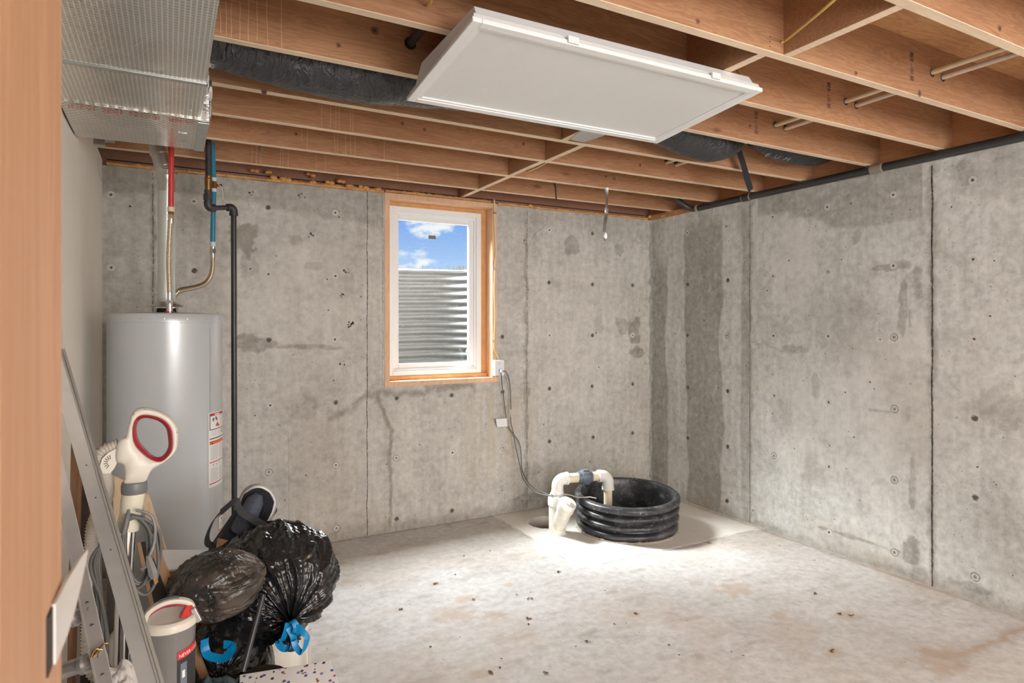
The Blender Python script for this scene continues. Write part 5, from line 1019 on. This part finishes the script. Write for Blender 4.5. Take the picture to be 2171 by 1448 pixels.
# neck, collar, wand
mb = MB(); mb.tube([vp(285.5, 1018), vp(285, 1026), vp(285, 1039), vp(285, 1041)], [.0305, .0325, .032, .030], 28); mb.build('collar', M_GREYP, vac, smooth=True)
mb = MB(); mb.tube([vp(284, 1040), vp(281, 1060), vp(277, 1085), vp(272, 1110), vp(271, 1116)], [.0290, .0285, .0265, .0290, .0280], 28); nk = mb.build('neck', plain('ivory_plastic', (.72, .68, .54), .35, var=.03), vac, smooth=True)
mb = MB(); mb.tube([vp(252, 1112), vp(272, 1114), vp(293, 1110)], [.014, .018, .015], 16); mb.build('hook_base', plain('ivory_plastic', (.72, .68, .54), .35, var=.03), vac, smooth=True)
mb = MB(); mb.tube([vp(275, 1056, -.094), vp(274, 1066, -.098), vp(270, 1085, -.102), vp(266, 1100, -.101), vp(265, 1109, -.096)], [.006, .012, .015, .014, .006], 18, True, 0, (1, .5)); hk = mb.build('cord_hook', M_GREYP, vac, smooth=True)
mb = MB(); mb.cyl(vp(266, 1097, -.02), vp(266, 1097, -.111), .004, 14); mb.build('hook_screw', M_STEEL, hk)
mb = MB(); mb.tube([vp(271, 1116), vp(267, 1180), vp(262, 1290), vp(258, 1420, .0), vp(256, 1560), vp(254, 1690)], [.0205]*6, 24); mb.build('wand', plain('chrome', (.75, .75, .76), .12, 1.0, .03), vac, smooth=True)
mb = MB(); q0 = vp(254, 1690); mb.tube([(q0.x, q0.y, .06), (q0.x, q0.y, .30)], [.05, .03], 20); mb.box((q0.x-.14, q0.y-.10, .004), (q0.x+.14, q0.y+.12, .075)); mb.build('floor_head', M_GREYP, vac, bev=.01)
# dust cup
DC = Wp(360, 1300, 1.76); cz = DC.z; cr_ = .068
def dl(z): return (DC.x, DC.y, cz+z)
mb = MB(); mb.lathe([(.0001, -.36), (.075, -.36), (.078, -.30), (.062, -.26), (.060, -.24), (.0635, -.05), (.066, -.012), (.066, 0)], dl(-.025), 48); cup = mb.build('dust_cup', M_CUP, vac, smooth=True)
mb = MB(); mb.lathe([(.0665, -.032), (.0695, -.030), (.0695, -.016), (.067, -.010), (.060, -.006), (.052, -.008), (.03, -.010), (.0001, -.010)], dl(0), 48); lid = mb.build('lid', M_CREAM, vac, smooth=True)
mb = MB(); pts = spline([dl(-.008)+tuple() if False else Vector(dl(-.014))-vr*.064, Vector(dl(.016))-vr*.050, Vector(dl(.032))-vr*.018, Vector(dl(.032))+vr*.018, Vector(dl(.018))+vr*.050, Vector(dl(-.012))+vr*.064], 8)
ribbon(mb, pts, .026, .013, vd); ch = mb.build('carry_handle', M_CREAM, vac, bev=.004)
mb = MB(); ribbon(mb, [p+up*.0075 for p in pts[14:26]], .018, .004, vd); mb.build('grip_pad', M_GREYP, ch, bev=.001)
mb = MB(); ribbon(mb, [p-up*.0085 for p in pts[2:-2]], .022, .004, vd); mb.build('red_underside', M_RED, ch)
mb = MB(); a = Vector(dl(-.012)); mb.hexa([tuple(a+vr*.020-vd*.030), tuple(a+vr*.060-vd*.030), tuple(a+vr*.062+vd*.018), tuple(a+vr*.026+vd*.018), tuple(a+vr*.040-vd*.012+up*.030), tuple(a+vr*.056-vd*.012+up*.030), tuple(a+vr*.056+vd*.006+up*.026), tuple(a+vr*.040+vd*.006+up*.026)]); mb.build('red_release', plain('bright_red', (.65, .04, .04), .25), cup, bev=.003)
mb = MB(); mb.box((-.008, -.012, -.022), (.008, .012, .022), 0, Matrix.Translation(a+vr*.064-vd*.014) @ Matrix.Rotation(-.4, 4, 'Y')); mb.build('latch', M_STEEL, cup, bev=.003)
# printed wrap on the cup
acam = math.atan2(-(DC.y-CAM[1]), -(DC.x-CAM[0])); rr = .0645
def cw(s, z, r=rr): a = acam+s/.064; return (DC.x+r*math.cos(a), DC.y+r*math.sin(a), cz+z)
def patchc(mb, s0, s1, z0, z1, r, mi): # curved patch with optional slant
    k = 10; V = []
    for j in range(k+1):
        s = s0+(s1-s0)*j/k; V += [cw(s, z0+(s-s0)*.10, r), cw(s, z1+(s-s0)*.10, r)]
    mb.add(V, [(2*j, 2*j+2, 2*j+3, 2*j+1) for j in range(k)], mi)
mb = MB(); patchc(mb, .018, .085, -.23, -.088, rr+.0004, 2); patchc(mb, .018, .085, -.108, -.086, rr+.0008, 1)
patchc(mb, .026, .044, -.19, -.12, rr+.0008, 3); patchc(mb, .030, .038, -.16, -.14, rr+.0012, 0)
V, F = text_geo('NEVER LOSES', .0135); mb.add([cw(.022+v[0]*.85, -.1035+v[1]+(v[0]*.85)*.10, rr+.0014) for v in V], F, 0)
mb.build('cup_print', [M_PAPER, M_LRED, M_LBLK, plain('print_slate', (.16, .19, .24), .5)], cup)
# cord loops wound on the hook
def loopcord(top, bot, w, off, r=.0042, n=1):
    a = vp(top[0], top[1], off[0]); b = vp(bot[0], bot[1], off[1]); wv = vr*w
    return spline([a, a+wv*.55-up*.012, a.lerp(b, .3)+wv, a.lerp(b, .75)+wv*.85, b+wv*.3, b-wv*.3, a.lerp(b, .7)-wv*.75, a.lerp(b, .3)-wv*.6, a-wv*.3-up*.01, a], 10)
mb = MB(); random.seed(4)
for k in range(6):
    mb.tube(loopcord((278+k*1.5, 1076+k), (300+random.uniform(-9, 9), 1225+random.uniform(-14, 20)), .030+.005*k, (-.048-.006*(k % 3), -.03-.008*(k % 4))), .0042, 8)
mb.build('cord_loops', M_CORD, vac, smooth=True)
mb = MB()
for k in range(6):
    mb.tube(spline([vp(236+k*3, 1085+k*4, -.03), vp(216-k*3+random.uniform(-6, 6), 1150, -.05-.006*k), vp(216+random.uniform(-10, 8), 1230, -.06-.005*k), vp(222+random.uniform(-14, 14), 1320, -.055), vp(230+random.uniform(-18, 18), 1400, -.05), vp(244+random.uniform(-18, 18), 1470, -.04)], 8), .0042, 8)
mb.build('cord_strands', M_CORD, vac, smooth=True)
pcc = [vp(306, 1110, -.06), vp(311, 1140, -.07), vp(313, 1165, -.075)]; mb = MB(); mb.tube(spline([vp(290, 1068, -.05), vp(318, 1080, -.055), vp(328, 1105, -.06), vp(326, 1140, -.06), vp(316, 1162, -.07)], 8), .0042, 8)
q = vp(321, 1172, -.075); mb.tube([vp(314, 1160, -.072), vp(317, 1172, -.075), vp(324, 1196, -.078), vp(326, 1206, -.078)], [.006, .0095, .0125, .009], 6); mb.tube([vp(300, 1186, -.07), vp(318, 1178, -.075)], .004, 8); mb.build('power_plug', plain('grey_plug', (.22, .22, .22), .45), vac)
mb = MB(); mb.beam(vp(326, 1206, -.082), vp(330, 1218, -.082), .005, .0015, vd); mb.beam(vp(329, 1206, -.072), vp(333, 1218, -.072), .005, .0015, vd); mb.build('plug_prongs', M_BRASS, vac)
# ---- aluminium track leaning across
A0 = Wp(143, 830, 1.70); A1 = Wp(321, 1448, 1.34); dA = (A1-A0).normalized(); E1 = A1+dA*((A1.z-.012)/-dA.z); E0 = A0-dA*.16
sid = dA.cross(Vector((vd.x, vd.y, 0))).normalized(); nrm = sid.cross(dA).normalized()
if sid.dot(vr) < 0: sid = -sid
if nrm.dot(vd) > 0: nrm = -nrm
rail = thing('metal_track', 'long brushed aluminium track leaning diagonally in front of the vacuum', 'metal track', E1)
def bar(mb, s0, s1, n0, n1):
    q = []
    for p in (E1, E0): q += [tuple(p+sid*s0+nrm*n0), tuple(p+sid*s1+nrm*n0), tuple(p+sid*s1+nrm*n1), tuple(p+sid*s0+nrm*n1)]
    mb.hexa(q)
mb = MB(); bar(mb, -.022, .010, 0, .003); bar(mb, -.022, -.019, -.022, 0)
for t in (.30, .42, .60): mb.disc(A0.lerp(A1, t)+nrm*.0035+sid*-.004, nrm, .0018, 10, 1)
mb.build('web', [M_ALU, M_DARK], rail)
mb = MB(); bar(mb, .010, .013, -.018, .006); bar(mb, .0135, .020, -.018, -.012); mb.build('flange', plain('dull_aluminium', (.50, .49, .46), .5, .7), rail, bev=.0008)
# ---- step ladder
lad = thing('step_ladder', 'folded aluminium ladder with punched holes beside the door jamb', 'ladder', Wp(240, 1600, 1.2)*1.0)
La0, La1 = Wp(128, 1010, 1.50), Wp(222, 1448, 1.20); dL = (La1-La0).normalized(); Lb = La1+dL*((La1.z-.03)/-dL.z); lad.location = (Lb.x, Lb.y, 0)
la = -vd; sl = dL.cross(la).normalized()
if sl.dot(vr) < 0: sl = -sl
mb = MB(); mb.beam(Lb, La0-dL*.35, .026, .004, la); mb.build('rail', M_ALU, lad, bev=.0008)
mb = MB(); mb.beam(Lb-sl*.013-la*.011, La0-dL*.35-sl*.013-la*.011, .003, .022, la); mb.build('rail_flange', M_ALU, lad)
for px, py in ((178, 1300), (189, 1344), (198, 1395), (210, 1433)):
    t = (py-1010)/438; c = La0.lerp(La1, t)+la*.0026; mb = MB(); mb.disc(c, la, .0036, 14); mb.build('hole', M_DARK, lad)
off = -sl*.10+vd*.05; mb = MB(); mb.beam(Lb+off, La0-dL*.35+off, .026, .02, la); mb.build('rail', M_ALU, lad, bev=.001)
for k, t in enumerate((.72, .92)):
    c = La0.lerp(La1, t)-la*.018; mb = MB(); mb.cyl(c-sl*.11+vd*.05, c+sl*.004, .0150, 24); mb.lathe([(.0155, -.004), (.0185, -.004), (.0185, .004), (.0155, .004)], c-sl*.03+vd*.012, 24, (sl*.11-vd*.05).normalized()); mb.build('rung', plain('ladder_rung', (.46, .44, .42), .4, .7), lad, smooth=True)
c = La0.lerp(La1, .86)+la*.012; mb = MB(); mb.tube(spline([c-sl*.01-up*.01, c+sl*.004, c+sl*.012+up*.006, c+sl*.020+up*.004], 5), .0018, 8); mb.tube(spline([c-sl*.012-up*.012, c-sl*.004+up*.004, c+sl*.01-up*.003], 5), .0018, 8); mb.build('wire_clip', M_BRASS, lad, smooth=True)
# ---- boards leaning by the heater
def board(name, quad, Z, th, m, label, cat='board', foot=None):
    q = [Wp(px, py, z) for (px, py), z in zip(quad, Z)]
    if foot is not None:
        for k in foot:   # extend down to the floor
            top_ = q[{2: 1, 3: 0}[k]]; d = q[k]-top_; s = (.002-top_.z)/d.z; q[k] = top_+d*s
    n = (q[1]-q[0]).cross(q[3]-q[0]).normalized()
    if n.dot(vd) < 0: n = -n
    mb = MB(); mb.hexa([tuple(p) for p in q]+[tuple(p+n*th) for p in q]); return tag(mb.build(name, m, bev=.001), label, cat)
board('pine_board', [(296, 1045), (311, 1048), (350, 1166), (325, 1166)], (2.62, 2.62, 2.58, 2.58), .018, M_PINE, 'pale pine board leaning between the vacuum and the water heater', foot=(2, 3))
board('brown_board', [(150, 935), (168, 955), (160, 1210), (146, 1180)], (1.92, 1.92, 1.90, 1.90), .02, M_BROWN, 'brown wooden board standing against the left wall', foot=(2, 3))
board('dark_board', [(168, 1010), (188, 1040), (190, 1240), (169, 1240)], (2.02, 2.02, 1.98, 1.98), .03, plain('dark_panel', (.05, .03, .025), .6), 'dark narrow panel standing right of the brown board', foot=(2, 3))
board('pale_strip', [(238, 1008), (258, 1018), (260, 1075), (240, 1075)], (2.25, 2.25, 2.24, 2.24), .012, M_PINE, 'splintered pale wood strip sticking up behind the vacuum neck', foot=(2, 3))
fr = thing('picture_frame', 'brown framed black panel leaning below the vacuum plug', 'picture frame', Wp(330, 1290, 2.0)); 
q = [Wp(px, py, z) for px, py, z in ((290, 1150, 2.08), (318, 1150, 2.08), (372, 1290, 2.06), (320, 1290, 2.06))]; n = (q[1]-q[0]).cross(q[3]-q[0]).normalized(); n = n if n.dot(vd) > 0 else -n
for k in (2, 3):
    d = q[k]-q[3-k]; q[k] = q[3-k]+d*((.30-q[3-k].z)/d.z)
mb = MB(); e = (q[1]-q[0]).normalized(); mb.hexa([tuple(q[0]), tuple(q[0]+e*.013), tuple(q[3]+e*.013), tuple(q[3])]+[tuple(p+n*.02) for p in (q[0], q[0]+e*.013, q[3]+e*.013, q[3])]); mb.build('frame_side', M_CARD, fr)
mb = MB(); mb.hexa([tuple(p) for p in (q[0]+e*.0135, q[1]-e*.0085, q[2]-e*.0085, q[3]+e*.0135)]+[tuple(p+n*.012) for p in (q[0]+e*.0135, q[1]-e*.0085, q[2]-e*.0085, q[3]+e*.0135)]); mb.build('panel', M_DARK, fr)
mb = MB(); mb.hexa([tuple(p) for p in (q[1]-e*.008, q[1]+e*.012, q[2]+e*.012, q[2]-e*.008)]+[tuple(p+n*.02) for p in (q[1]-e*.008, q[1]+e*.012, q[2]+e*.012, q[2]-e*.008)]); mb.build('frame_side', M_CARD, fr)
# ---- carton with white lid
zc_ = Wp(390, 1190, 2.30).z
def flr(px, Z): p = Wp(px, 700, Z); return Vector((p.x, p.y, 0))
q0, q1, q2, q3 = onz(349, 1207, zc_), onz(452, 1204, zc_), onz(470, 1166, zc_), onz(321, 1166, zc_)
mb = MB(); mb.hexa([(p.x, p.y, .001) for p in (q0, q1, q2, q3)]+[(p.x, p.y, zc_-.008) for p in (q0, q1, q2, q3)]); tag(mb.build('carton', M_CARD), 'tall brown carton standing in front of the water heater', 'box')
cen = (q0+q1+q2+q3)/4; mb = MB(); a = [q3, q3.lerp(q0, .75), q3.lerp(q0, .93)+(q1-q0)*.03, q0+(q1-q0)*.10, q0+(q1-q0)*.3, q1, q2]; a = [cen+(p-cen)*1.02 for p in a]; n_ = len(a)
mb.add([tuple(p-up*.0075) for p in a]+[tuple(p) for p in a], [tuple(range(n_-1, -1, -1)), tuple(range(n_, 2*n_))]+[(k, (k+1) % n_, n_+(k+1) % n_, n_+k) for k in range(n_)]); tag(mb.build('shelf_board', M_PAPER, bev=.001), 'white flat board with a rounded corner lying on the brown carton', 'shelf board')
# ---- rubbish bags
def bag(name, c, rad, pole, m, label, seed=1, nf=13, amp=.09, knot=None, parent=None, group='black rubbish bags'):
    NU, NVv = 260, 170; th = np.linspace(0, 2*np.pi, NU, endpoint=False); ph = np.linspace(.012, np.pi-.02, NVv); TH_, PH = np.meshgrid(th, ph)
    pole = Vector(pole).normalized(); q = Vector((0, 0, 1)).rotation_difference(pole); M3 = np.array(q.to_matrix())
    near = np.exp(-PH/.75); wob = 2.2*fbm(PH*1.6, np.cos(TH_)*1.3+3, seed)+1.2*fbm(np.sin(TH_)*2+7, PH*2, seed+3)
    x_, y_ = np.cos(TH_)*np.sin(PH), np.sin(TH_)*np.sin(PH); zz = np.cos(PH)
    fold = 1-np.abs(np.sin(TH_*nf/2+wob*2.2)); fold2 = 1-np.abs(np.sin(TH_*nf*1.3+wob*3.1+1.7)); fold3 = 1-np.abs(np.sin(TH_*nf*2.6+wob*5))
    r = 1+amp*(.35+.9*near)*(fold**1.6-.4)+amp*.45*(.2+near)*(fold2**2-.35)+amp*.2*near*(fold3-.4)
    cr1 = np.abs(fbm(x_*2.2+seed, y_*2.2+zz*1.7, seed+11, 4)-.5)*2; cr2 = np.abs(fbm(x_*4.5+zz*3, y_*4.5-zz*2+seed, seed+21, 4)-.48)*2
    r = r-(.30*(1-near))*np.clip(.20-cr1, 0, 1)-(.07)*np.clip(.14-cr2, 0, 1)+.16*(fbm(x_*1.2+4, y_*1.2+zz*1.1+seed, seed+31, 3)-.45)
    cin = np.clip(PH/.30, 0, 1)**.75; rr_ = r*(.18+.82*cin) if knot else r
    P = np.stack([rr_*x_, rr_*y_, r*zz*(1 if not knot else .97)], -1) @ M3.T
    P = P*np.array(rad); P[..., 2] = np.maximum(P[..., 2], -rad[2]*.93); P = P+np.array(c)
    V = P.reshape(-1, 3); F = [(j*NU+i, j*NU+(i+1) % NU, (j+1)*NU+(i+1) % NU, (j+1)*NU+i) for j in range(NVv-1) for i in range(NU)]
    F.append(tuple(range(NU-1, -1, -1))); F.append(tuple((NVv-1)*NU+i for i in range(NU)))
    mb = MB(); mb.add(V, F); o = mb.build(name, m, parent, smooth=True, auto=False)
    if parent is None: tag(o, label, 'rubbish bag', group)
    return o
lo = Wp(472, 1390, 2.20); LOW = bag('rubbish_bag', (lo.x, lo.y, .225), (.175, .165, .238), (-.1, -.9, .35), M_BAG, 'black rubbish bag at the bottom of the pile', 5, 11, .05)
mc = Wp(592, 1222, 2.32); kn = Wp(625, 1338, 2.12); B1 = bag('rubbish_bag', (mc.x, mc.y, mc.z-.01), (.205, .19, .215), (kn-mc), M_BAG, 'large pleated black rubbish bag tied with a blue drawstring on top of the pile', 2, 15, .12, True)
l2c = Wp(462, 1238, 2.10); B2 = bag('rubbish_bag', (l2c.x, l2c.y, l2c.z), (.150, .125, .116), (-.8, .2, -.3), M_BAGD, 'dusty black rubbish bag slumped against the left side of the pile', 9, 7, .11)
tb = Wp(575, 1150, 2.50); B3 = bag('rubbish_bag', (tb.x, tb.y, tb.z-.04), (.18, .14, .12), (.5, .3, .6), M_BAG, 'black rubbish bag at the top rear of the pile', 14, 9, .06)
# tied neck and ribbons
K1 = kn; mb = MB(); q = spline([K1+up*.035, K1, K1-up*.02-vr*.012, K1-up*.05-vr*.03], 6); mb.tube(q, [.020+.012*abs(math.sin(k*1.2)) for k in range(len(q))], 14); mb.build('neck', M_BAG, B1, smooth=True, auto=False)
def rib(pts, Z, w, sd=0): return [Wp(px, py, Z+0*k) for k, (px, py) in enumerate(pts)]
Zr = 2.07
mb = MB(); ribbon(mb, spline(rib([(612, 1320), (606, 1340), (598, 1358), (590, 1362), (600, 1374), (620, 1372), (622, 1350), (612, 1330)], Zr, 0), 6), .022, .001, lambda t: (vr+vd*.3*math.sin(t*9)+up*.25)); ribbon(mb, spline(rib([(612, 1320), (622, 1318), (628, 1330), (626, 1345), (632, 1330), (640, 1338), (650, 1350), (648, 1368), (640, 1384), (628, 1372), (624, 1358)], Zr-.01, 0), 6), .020, .001, lambda t: (vr*.9+vd*.5*math.cos(t*8)+up*.2)); mb.build('drawstring', M_BLUE, B1)
mb = MB(); ribbon(mb, spline(rib([(434, 1355), (434, 1372), (440, 1388), (458, 1395), (478, 1394), (490, 1380), (491, 1368), (474, 1366)], 2.02, 0), 6), .026, .001, lambda t: (up+vr*.5*math.cos(t*4)+vd*.2)); mb.build('drawstring', M_BLUE, LOW)
# ---- black carry bag with grey rimmed opening
T1 = Wp(560, 1060, 2.62); T0 = Wp(478, 1175, 2.52); ax = (T1-T0).normalized()
gb = thing('carry_bag', 'black padded carry bag with a grey rimmed opening and webbing strap behind the rubbish bags', 'bag', Vector((T0.x, T0.y, .6)))
TB = T0-ax*.05; TB.z = max(TB.z, .55)
side_ = ax.cross(vd).normalized(); rimn = ax
mb = MB(); q = [T0-ax*.10, T0, T0.lerp(T1, .5), T1-ax*.01, T1]; mb.tube(q, [.055, .068, .072, .070, .062], 32); mb.build('body', M_FABRIC, gb, smooth=True)
RC = Wp(548, 1082, 2.50)
ring_px = [(500, 1105), (506, 1070), (516, 1045), (535, 1031), (556, 1030), (575, 1042), (585, 1062), (580, 1085), (570, 1105), (563, 1112)]
mb = MB(); pts = spline([Wp(px, py, 2.50+.0015*abs(px-545)) for px, py in ring_px], 8); ribbon(mb, pts, .022, .008, vd+ax*.1); mb.build('rim', M_BIND, gb, bev=.002)
mb = MB(); pts2 = spline([Wp(px+(545-px)*.07, py+(1080-py)*.07, 2.485+.0015*abs(px-545)) for px, py in ring_px], 8); mb.tube(pts2, .004, 8); mb.build('piping', M_PAPER, gb, smooth=True)
inr = [Wp(px+(545-px)*.10, py+(1080-py)*.10, 2.51) for px, py in ring_px]; mb = MB(); n_ = len(inr); cN = sum(inr, Vector())/n_; mb.add([tuple(p) for p in inr]+[tuple(p+vd*.02) for p in inr], [tuple(range(n_)), tuple(range(2*n_-1, n_-1, -1))]+[(k, (k+1) % n_, n_+(k+1) % n_, n_+k) for k in range(n_)]); mb.build('opening', M_FABRIC, gb)
mb = MB(); mb.tube([Wp(512, 1125, 2.47), Wp(524, 1098, 2.475), Wp(541, 1062, 2.49), Wp(549, 1048, 2.50)], [.058, .054, .046, .020], 24, True, 0, (1, .7)); mb.build('lining', M_NAVY, gb, smooth=True)
mb = MB(); pts = spline([Wp(px, py, z) for px, py, z in ((565, 1118, 2.44), (535, 1100, 2.40), (510, 1083, 2.38), (500, 1063, 2.37), (478, 1078, 2.36), (455, 1100, 2.35), (441, 1130, 2.35), (440, 1150, 2.35), (452, 1152, 2.36), (470, 1130, 2.38))], 8); ribbon(mb, pts, .034, .0022, lambda t: (vd*.55+vr*.35+up*(.55 if t < .5 else .25))); mb.build('strap', plain('webbing', (.045, .048, .055), .7, var=.2, nscale=150), gb)
mb = MB(); mb.add([tuple(Wp(*p)) for p in ((461, 1140, 2.36), (484, 1146, 2.36), (470, 1157, 2.34), (458, 1162, 2.34))], [(0, 1, 2, 3)]); mb.build('flap', M_CARD, gb)
# ---- white box on the floor, right of the bags
z1_ = .345; f0, f1 = onz(545, 1398, z1_), onz(655, 1352, z1_)
w0 = Wp(552, 1362, 2.27); w1 = Wp(655, 1345, 2.40); d_ = (w1-w0); d_.z = 0; nn = Vector((-d_.y, d_.x, 0)).normalized(); nn = nn if nn.dot(vd) > 0 else -nn
b0 = Vector((w0.x, w0.y, 0)); b1_ = Vector((w1.x, w1.y, 0)); bxt = .335
mb = MB(); mb.hexa([tuple(b0+up*.002), tuple(b1_+up*.002), tuple(b1_+nn*.20+up*.002), tuple(b0+nn*.20+up*.002), tuple(b0+up*bxt), tuple(b1_+up*bxt), tuple(b1_+nn*.20+up*bxt), tuple(b0+nn*.20+up*bxt)])
tag(mb.build('white_box', plain('foam_board', (.74, .70, .63), .7, var=.02), bev=.006), 'off-white box on the floor under the right side of the rubbish bags', 'box')
# ---- round dark tub lid in front of it
tc_ = Wp(552, 1440, 2.07); tc_.z = 0; mb = MB(); mb.lathe([(.0001, .001), (.07, .001), (.085, .29), (.09, .295), (.09, .310), (.084, .316), (.0001, .310)], tc_, 48); tag(mb.build('plastic_tub', plain('smoky_tub', (.10, .09, .08), .35), smooth=True), 'dark round plastic tub in front of the white box', 'tub')
# ---- black tube
mb = MB(); t0, t1 = Wp(543, 1318, 2.00), Wp(515, 1424, 1.93); dt = (t1-t0).normalized(); mb.cyl(t0-dt*.08, t1, .0085, 16); tt = tag(mb.build('black_tube', M_BLACK, smooth=True), 'thin black tube slanting down in front of the rubbish bags', 'tube')
# ---- confetti patterned box and dark cloth
c0_, c1_, c2_, c3_ = Wp(510, 1427, 1.98), Wp(697, 1399, 2.12), Wp(722, 1475, 1.95), Wp(500, 1500, 1.84)
zt2 = (c0_.z+c1_.z)/2; P_ = [onz(700, 1400, .42), onz(745, 1520, .36), onz(505, 1545, .355), onz(508, 1430, .405)]
mb = MB(); mb.hexa([(p.x, p.y, .001) for p in P_]+[tuple(p) for p in P_]); tag(mb.build('gift_box', M_CONF, bev=.002), 'white box printed with dark and red confetti specks at the bottom edge', 'box')
def blobmesh(name, c, rad, m, label, cat, seed=3, amp=.25):
    NU, NVv = 90, 60; th = np.linspace(0, 2*np.pi, NU, endpoint=False); ph = np.linspace(.02, np.pi-.02, NVv); T_, P2 = np.meshgrid(th, ph); x_, y_, z_ = np.cos(T_)*np.sin(P2), np.sin(T_)*np.sin(P2), np.cos(P2)
    r = 1+amp*(fbm(x_*2.5+seed, y_*2.5+z_*2, seed, 5)-.5)*2-amp*np.clip(.2-np.abs(fbm(x_*4+z_, y_*4+seed, seed+6, 4)-.5)*2, 0, 1)
    V = np.stack([x_*r*rad[0], y_*r*rad[1], np.maximum(z_*r*rad[2], -rad[2]*.9)], -1).reshape(-1, 3)+np.array(c); F = [(j*NU+i, j*NU+(i+1) % NU, (j+1)*NU+(i+1) % NU, (j+1)*NU+i) for j in range(NVv-1) for i in range(NU)]+[tuple(range(NU-1, -1, -1)), tuple((NVv-1)*NU+i for i in range(NU))]
    mb = MB(); mb.add(V, F); return tag(mb.build(name, m, smooth=True, auto=False), label, cat)
cl = Wp(458, 1470, 1.88); blobmesh('cloth', (cl.x, cl.y, .21), (.105, .10, .225), M_TEAL, 'dark teal cloth bundle at the bottom between the vacuum and the confetti box', 'cloth', 4)
pp = Wp(262, 1450, 1.56); blobmesh('crumpled_paper', (pp.x, pp.y, pp.z-.24), (.085, .07, .29), plain('crumpled_white', (.72, .70, .68), .55), 'crumpled white paper bag at the bottom behind the ladder', 'paper bag', 6, .16)
# ---- spray bottle with red cap
bt = Wp(258, 1345, 2.0); bt.z = 0; bz = Wp(258, 1322, 2.0).z; bot = thing('spray_bottle', 'cream bottle with a red cap standing behind the cords', 'bottle', bt)
mb = MB(); mb.lathe([(.0001, .001), (.042, .001), (.044, .01), (.044, bz-.08), (.038, bz-.04), (.018, bz-.012), (.018, bz)], bt, 32); mb.build('body', M_CREAM, bot, smooth=True)
mb = MB(); mb.lathe([(.0185, bz-.004), (.022, bz-.002), (.022, bz+.026), (.018, bz+.030), (.0001, bz+.030)], bt, 24); mb.build('cap', M_RED, bot, smooth=True)
# ---- grey lawn of wire mesh edge beside the box: thin white sheet
mb = MB(); a = Wp(655, 1335, 2.34); b = Wp(660, 1400, 2.34); mb.beam((a.x, a.y, a.z), (b.x+.002, b.y, .002), .010, .004, -vd); tag(mb.build('wire_strip', plain('pale_strip', (.55, .52, .48), .6)), 'narrow pale strip standing at the right corner of the white box', 'strip')
